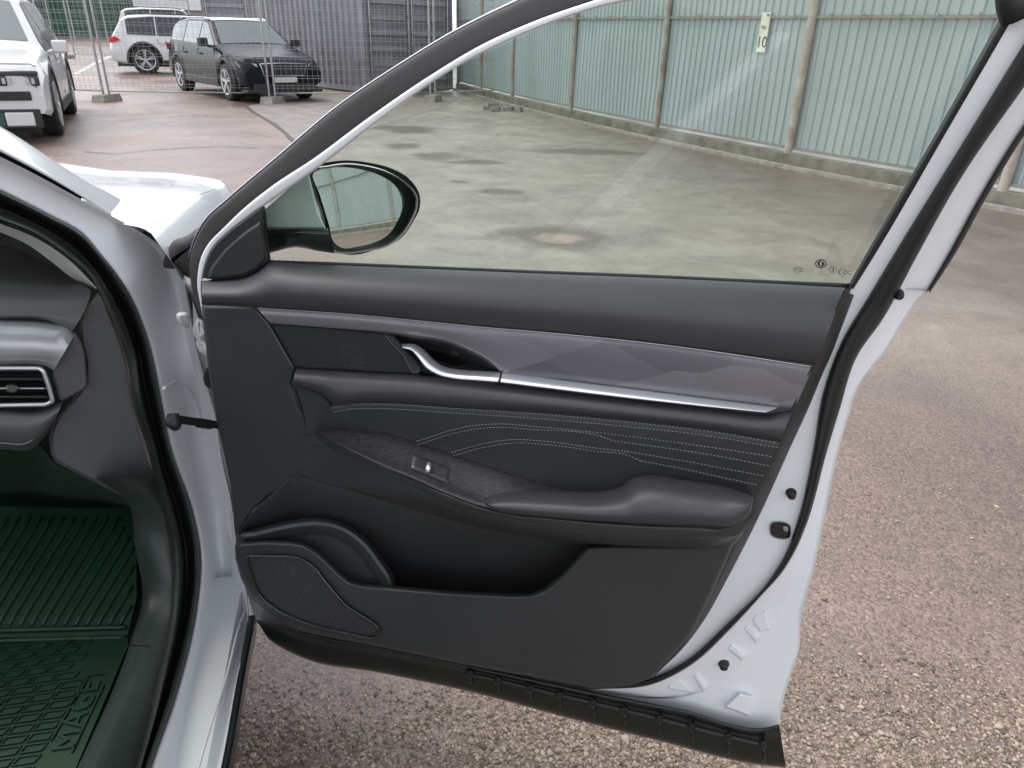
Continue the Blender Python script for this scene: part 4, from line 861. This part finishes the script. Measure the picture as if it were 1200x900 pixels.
# A-pillar outer strip and the ditch beside it
PA1 = [(-60, 116), (0, 148), (100, 211), (165, 246), (183, 257)]; PA2 = [(-60, 146), (0, 178), (60, 210), (117, 244), (150, 264), (176, 273)]; PA3 = [(-60, 158), (0, 189), (60, 220), (117, 250), (150, 268), (172, 274)]
loft('pillar_strip', [nrow(PA1, .19), nrow(PA1, .165), nrow(mid(PA1, PA2, .1, 30), .150), nrow(mid(PA1, PA2, .5, 30), .138), nrow(mid(PA1, PA2, .95, 30), .130), nrow(PA2, .145)], B, 'white_paint', car, 50, 4)
loft('pillar_ditch', [nrow(PA2, .140), nrow(mid(PA2, PA3, .3, 30), .155), nrow(mid(PA2, PA3, .8, 30), .150), nrow(PA3, .118)], B, 'rubber', car, 50, 4)
line_tube('ditch_strip', [(96, 236), (120, 249), (145, 262), (166, 270)], .128, .0055, B, 'satin_metal', car, 30, 6)
# bonnet and fender
pA, pB = B(178, 268, .06), B(263, 213, .07); fA, fB = pA @ FWD, pB @ FWD; zA, zB = pA[2], pB[2]
prof_f = [(fA - .05, zA + .01), (fA + .2, zA - .005), ((fA + fB) / 2, (zA + zB) / 2 + .01), (fB - .1, zB + .006), (fB, zB), (fB + .07, zB - .05), (fB + .10, zB - .25), (fB + .08, zB - .5)]
pf = spline([(a, b_) for a, b_ in prof_f], 40); hv = []
ms = [.072, .085, .11, .2, .35, .5, .65, .8, .95, 1.15, 1.35, 1.55, 1.68, 1.72]
for a, z in pf:
    for m_ in ms:
        k = (m_ - .072) / (1.72 - .072); hv.append(CC(a + .10 * math.sin(math.pi * k) * (1 if a > fB - .2 else .5), m_, z + .05 * math.sin(math.pi * k) ** .6 - .012 * math.exp(-((m_ - .33) / .05) ** 2)))
mesh('bonnet', hv, grid_faces(len(pf), len(ms)), 'white_paint', car)
fv = []
for a, z in pf:
    for q, (m_, dz) in enumerate([(.074, 0), (.066, -.006), (.045, -.05), (.02, -.12), (.0, -.25), (-.005, -.40), (.0, -.55)]): fv.append(CC(a, m_, max(z + dz, .3)))
mesh('fender', fv, grid_faces(len(pf), 7), 'white_paint', car)
cw = CC(fA + .12, .34, zA + .02); MB().tube([cw, cw + FWD * .05 - NS * .05 + (0, 0, .012), cw + FWD * .08 - NS * .12 + (0, 0, .006)], [.016, .02, .012], 10).build('cowl_cap', 'rubber', car, smooth=True)
MB().tube([CC(fA + .11, .32, zA + .020), CC(fA + .12, .345, zA + .026)], [.012, .017], 10).build('cowl_lens', 'orange_lens', car, smooth=True)
# cabin: windscreen, roof, far side, floor, rear part of the body side
wv = [CC(1.78 - .12 * (abs(q) ** 2), .86 + .72 * q, 1.07) for q in np.linspace(-1, 1, 9)] + [CC(.80 - .06 * (abs(q) ** 2), .86 + .56 * q, 1.60) for q in np.linspace(-1, 1, 9)]
mesh('windscreen', wv, [(j, j + 1, 10 + j, 9 + j) for j in range(8)], 'glass', car)
cbox('roof', -.6, .82, .30, 1.44, 1.60, 1.67, 'white_paint', car); cbox('headliner', -.58, .80, .32, 1.42, 1.585, 1.597, 'grey_trim', car)
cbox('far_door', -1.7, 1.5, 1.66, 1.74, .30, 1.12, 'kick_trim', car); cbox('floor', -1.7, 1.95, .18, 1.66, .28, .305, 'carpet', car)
cbox('firewall', 1.92, 1.97, .16, 1.70, .28, 1.08, 'kick_trim', car)
MB().tube([CC(1.0, .2, 1.40), CC(.80, .25, 1.50), CC(.5, .29, 1.58), CC(-.6, .31, 1.61)], .045, 10).build('roof_rail_frame', 'white_inner', car, smooth=True)
# interior trim seen through the opening
loft('pillar_trim', [nrow([(-60, 240), (0, 262), (40, 278), (80, 304), (114, 338)], .152), nrow([(-60, 246), (0, 268), (36, 285), (68, 306), (112, 338)], .22), nrow([(-60, 252), (0, 272), (33, 287), (62, 308), (88, 328), (113, 339)], .26)], B, 'grey_trim', car, 40, 4)
dash = loft('dashboard', [nrow([(-60, 262), (0, 285), (45, 303), (68, 315)], 1.78), nrow([(-60, 312), (0, 319), (60, 327), (95, 332)], 1.50), nrow([(-60, 338), (0, 342), (60, 345), (106, 343)], 1.43), nrow([(-60, 358), (0, 362), (56, 365), (98, 366)], 1.405), nrow([(-60, 368), (0, 371), (53, 373), (86, 386)], 1.40), nrow([(-60, 370), (0, 374), (53, 376), (84, 388)], 1.43)], F, 'dash_soft', car, 50, 5)
between('dash_panel', [(-60, 371), (0, 374), (60, 378), (82, 383), (88, 391)], [(-60, 428), (0, 428), (46, 428), (56, 430), (63, 434)], [(0, 1.42), (.08, 1.40), (.4, 1.380), (.8, 1.375), (1, 1.40)], F, 'dash_deco', dash, 50, 4)
raised('dash_end', [(87, 387), (96, 400), (102, 430), (101, 455), (86, 464), (72, 470), (66, 455), (62, 434), (74, 412)], [(0, 1.43), (1, 1.408), (2, 1.402), (3, 1.40)], F, 'dash_soft', dash, 50)
between('vent_duct', [(-60, 433), (0, 433), (48, 433)], [(-60, 474), (0, 474), (60, 473)], [(0, 1.39), (.3, 1.45), (.7, 1.45), (1, 1.39)], F, 'gloss_black', dash, 20, 3)
line_tube('vent_surround', [(-60, 431.5), (0, 431.5), (46, 431.5), (51, 435), (57, 452), (62, 470), (54, 474), (0, 475), (-60, 475)], 1.385, .0042, F, 'chrome', dash, 90, 8, lin=True)
for yv in (444, 455, 465): line_tube('vent_slat', [(-60, yv), (0, yv), (50 + (yv - 444) * .3, yv)], 1.41, .0028, F, 'satin_metal' if yv == 455 else 'hard_plastic', dash, 20, 6)
raised('vent_tab', [(8, 451), (20, 452), (20, 459), (8, 459)], [(0, 1.40), (1.5, 1.395)], F, 'satin_metal', dash, 24)
between('lower_pad', [(-60, 478), (0, 478), (55, 478), (74, 470)], [(-60, 527), (0, 526), (38, 526), (52, 512), (64, 494)], [(0, 1.42), (.12, 1.39), (.45, 1.375), (.8, 1.39), (1, 1.44)], F, 'dash_soft', dash, 50, 4)
tag(line_tube('dash_stitch', [(-60, 520), (0, 519), (34, 518), (44, 509), (52, 498)], 1.388, .0009, F, 'thread', dash, 60, 5), kind='stuff')
raised('knee_panel', [(58, 515), (62, 498), (78, 476), (97, 450), (99, 428), (93, 396), (102, 352), (116, 342), (132, 372), (150, 425), (160, 485), (176, 535), (190, 585), (172, 592), (150, 584), (110, 565), (80, 550), (64, 540)], [(0, 1.46), (1.5, 1.435), (3, 1.424), (4.5, 1.42)], F, 'dash_soft', car, 120)
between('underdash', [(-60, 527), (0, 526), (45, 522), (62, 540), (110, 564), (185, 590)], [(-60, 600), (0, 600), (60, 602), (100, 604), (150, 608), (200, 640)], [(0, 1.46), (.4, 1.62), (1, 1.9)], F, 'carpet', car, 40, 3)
between('kick_panel', [(112, 560), (150, 590), (158, 640), (166, 700), (150, 757), (92, 895), (66, 950)], [(190, 560), (195, 600), (203, 650), (203, 710), (187, 790), (162, 895), (145, 950)], [(0, .30), (.04, .235), (.25, .20), (.7, .165), (1, .145)], B, 'sill_trim', car, 70, 4)
line_tube('trim_joint', [(150, 756), (175, 757), (197, 754)], .175, .0012, B, 'dark_plastic', car, 20, 6)
# check strap and hinges
k1, k2, k3 = B(205, 491, .035), B(232, 494, .02), D(262, 499, -.02)
MB().bar(k1, k3, .007, .014).build('check_strap', 'rubber', car)
MB().tube([k1 - FWD * .004 + (0, 0, -.012), k1 - FWD * .012, k1 - FWD * .004 + (0, 0, .012)], [.009, .014, .009], 10).build('strap_boss', 'rubber', car, smooth=True)
MB().tube([k2 - FWD * .004, (k2 + k3) / 2 - FWD * .004], .009, 8).build('strap_roller', 'rubber', car, smooth=True)
raised('hinge_leaf', [(207, 368), (219, 366), (224, 376), (220, 384), (211, 380)], [(0, .020), (2, .008), (4, .004)], B, 'white_inner', car, 30)
for pts in ([(226, 382), (232, 373), (241, 380), (243, 394), (233, 399), (227, 392)], [(230, 399), (243, 398), (248, 410), (244, 416), (234, 412)]): raised('hinge_knuckle', pts, [(0, -.05), (2, -.036), (5, -.028)], D, 'white_inner', door, 30)
raised('wiring_boot', [(240, 434), (246, 430), (250, 442), (247, 456), (241, 452)], [(0, -.05), (2, -.03), (3.5, -.028)], D, 'rubber', door, 24)

# ---- rubber mat in the footwell
fm = empty('floor_mat', CC(1.1, .6, .31)); tag(fm, 'black rubber mat with green cast in its colour and raised tread in the open footwell', 'floor mat')
ZM = .325
flat = [G(*p, ZM) for p in ((-80, 960), (66, 955), (90, 897), (150, 757), (150, 748), (-80, 752))]; lo_ = [p - np.array([0, 0, .012]) for p in flat]
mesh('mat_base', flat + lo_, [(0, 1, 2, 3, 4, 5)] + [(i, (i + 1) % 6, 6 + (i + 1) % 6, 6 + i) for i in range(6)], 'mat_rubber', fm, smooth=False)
TP = G(75, 745, ZM); TN = np.array([0, 0, 1.0]) - FWD * .27; TN /= np.linalg.norm(TN)
def TB(x, y, n=0.0): return on(x, y, TP + TN * n, TN)
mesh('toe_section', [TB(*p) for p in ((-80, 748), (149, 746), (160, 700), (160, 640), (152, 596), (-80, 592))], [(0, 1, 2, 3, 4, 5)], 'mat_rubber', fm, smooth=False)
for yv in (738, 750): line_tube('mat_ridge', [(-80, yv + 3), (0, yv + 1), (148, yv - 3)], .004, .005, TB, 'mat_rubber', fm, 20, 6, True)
rp = MB()
for k in range(24):
    x0 = -120 + k * 13; a, b_ = np.array([x0, 733.0]), np.array([x0 + 78, 606.0])
    q = [a + (b_ - a) * t for t in np.linspace(0, 1, 12)]; q = [p for p in q if -70 < p[0] < 158 - max(0, (640 - p[1]) * .15)]
    if len(q) > 1: rp.tube([TB(p[0], p[1], .002) for p in q], .0035, 6)
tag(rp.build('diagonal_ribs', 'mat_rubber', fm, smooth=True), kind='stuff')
def fm_of(p): return float(p @ FWD), float(S0C - p @ NS)
(fa_, ma_), (fb_, mb_) = fm_of(G(56, 872, ZM)), fm_of(G(100, 796, ZM))
tr = MB()
for i in range(18):
    f0 = .90 + i * .0235
    for j in range(5):
        m0 = ma_ + (mb_ - ma_) * (f0 - fa_) / (fb_ - fa_) + .004 + j * .043 if f0 < 1.16 else .325 + j * .043 + (i % 2) * .02
        c = [CC(f0 + .003, m0, ZM + .001), CC(f0 + .0185, m0 - .006, ZM + .001), CC(f0 + .0185, m0 + .030, ZM + .001), CC(f0 + .003, m0 + .036, ZM + .001)]
        if f0 > 1.295: continue
        for q in range(4): tr.bar(c[q], c[(q + 1) % 4], .0022, .005)
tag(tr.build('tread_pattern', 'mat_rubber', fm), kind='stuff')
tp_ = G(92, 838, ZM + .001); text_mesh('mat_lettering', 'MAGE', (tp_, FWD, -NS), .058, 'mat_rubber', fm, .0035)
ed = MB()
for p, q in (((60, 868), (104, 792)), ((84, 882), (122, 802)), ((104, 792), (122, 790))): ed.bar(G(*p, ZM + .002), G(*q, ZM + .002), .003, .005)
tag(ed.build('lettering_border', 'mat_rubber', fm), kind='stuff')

# ------------------------------------------------------------------ loose chippings on the worn asphalt near the car
ico = bpy.data.meshes.new('ico'); bmm = bmesh.new(); bmesh.ops.create_icosphere(bmm, subdivisions=1, radius=1); bmm.verts.ensure_lookup_table()
iv = np.array([v.co[:] for v in bmm.verts]); if_ = np.array([[l.vert.index for l in f.loops] for f in bmm.faces]); bmm.free(); bpy.data.meshes.remove(ico)
NST = 64000; xy = np.column_stack([rng.uniform(-.7, 2.0, NST * 3), rng.uniform(.55, 2.3, NST * 3)])
lim = 1.22 + .22 * np.sin(xy[:, 0] * 2.3 + .6) + .10 * np.sin(xy[:, 0] * 6.1)
keep = rng.random(len(xy)) < np.clip((lim + .25 - xy[:, 1]) / .5, .012, 1); xy = xy[keep][:NST]
ns_ = len(xy); sz = rng.gamma(3.0, .0007, ns_) + .0014; rot = rng.uniform(0, 6.28, ns_)
base = iv[None] * rng.uniform(.5, 1.3, (ns_, len(iv), 1)); base = base * np.stack([sz * rng.uniform(.9, 1.5, ns_), sz, sz * rng.uniform(.45, .8, ns_)], 1)[:, None, :]
cx_, sx_ = np.cos(rot)[:, None], np.sin(rot)[:, None]; X_ = base[..., 0] * cx_ - base[..., 1] * sx_ + xy[:, 0:1]; Y_ = base[..., 0] * sx_ + base[..., 1] * cx_ + xy[:, 1:2]; Z_ = base[..., 2] + (sz * .22)[:, None]
V = np.stack([X_, Y_, Z_], -1).reshape(-1, 3); Fc = (if_[None] + (np.arange(ns_) * len(iv))[:, None, None]).reshape(-1, 3)
me = bpy.data.meshes.new('chippings'); me.vertices.add(len(V)); me.vertices.foreach_set('co', V.ravel()); me.loops.add(Fc.size); me.loops.foreach_set('vertex_index', Fc.ravel().astype(np.int32))
me.polygons.add(len(Fc)); me.polygons.foreach_set('loop_start', np.arange(0, Fc.size, 3, dtype=np.int32)); me.polygons.foreach_set('loop_total', np.full(len(Fc), 3, dtype=np.int32)); me.update(); me.validate()
me.materials.append(M['stones']); st = bpy.data.objects.new('chippings', me); COL.objects.link(st); tag(st, 'loose stone chippings on the worn asphalt around the open car', 'gravel', kind='stuff')
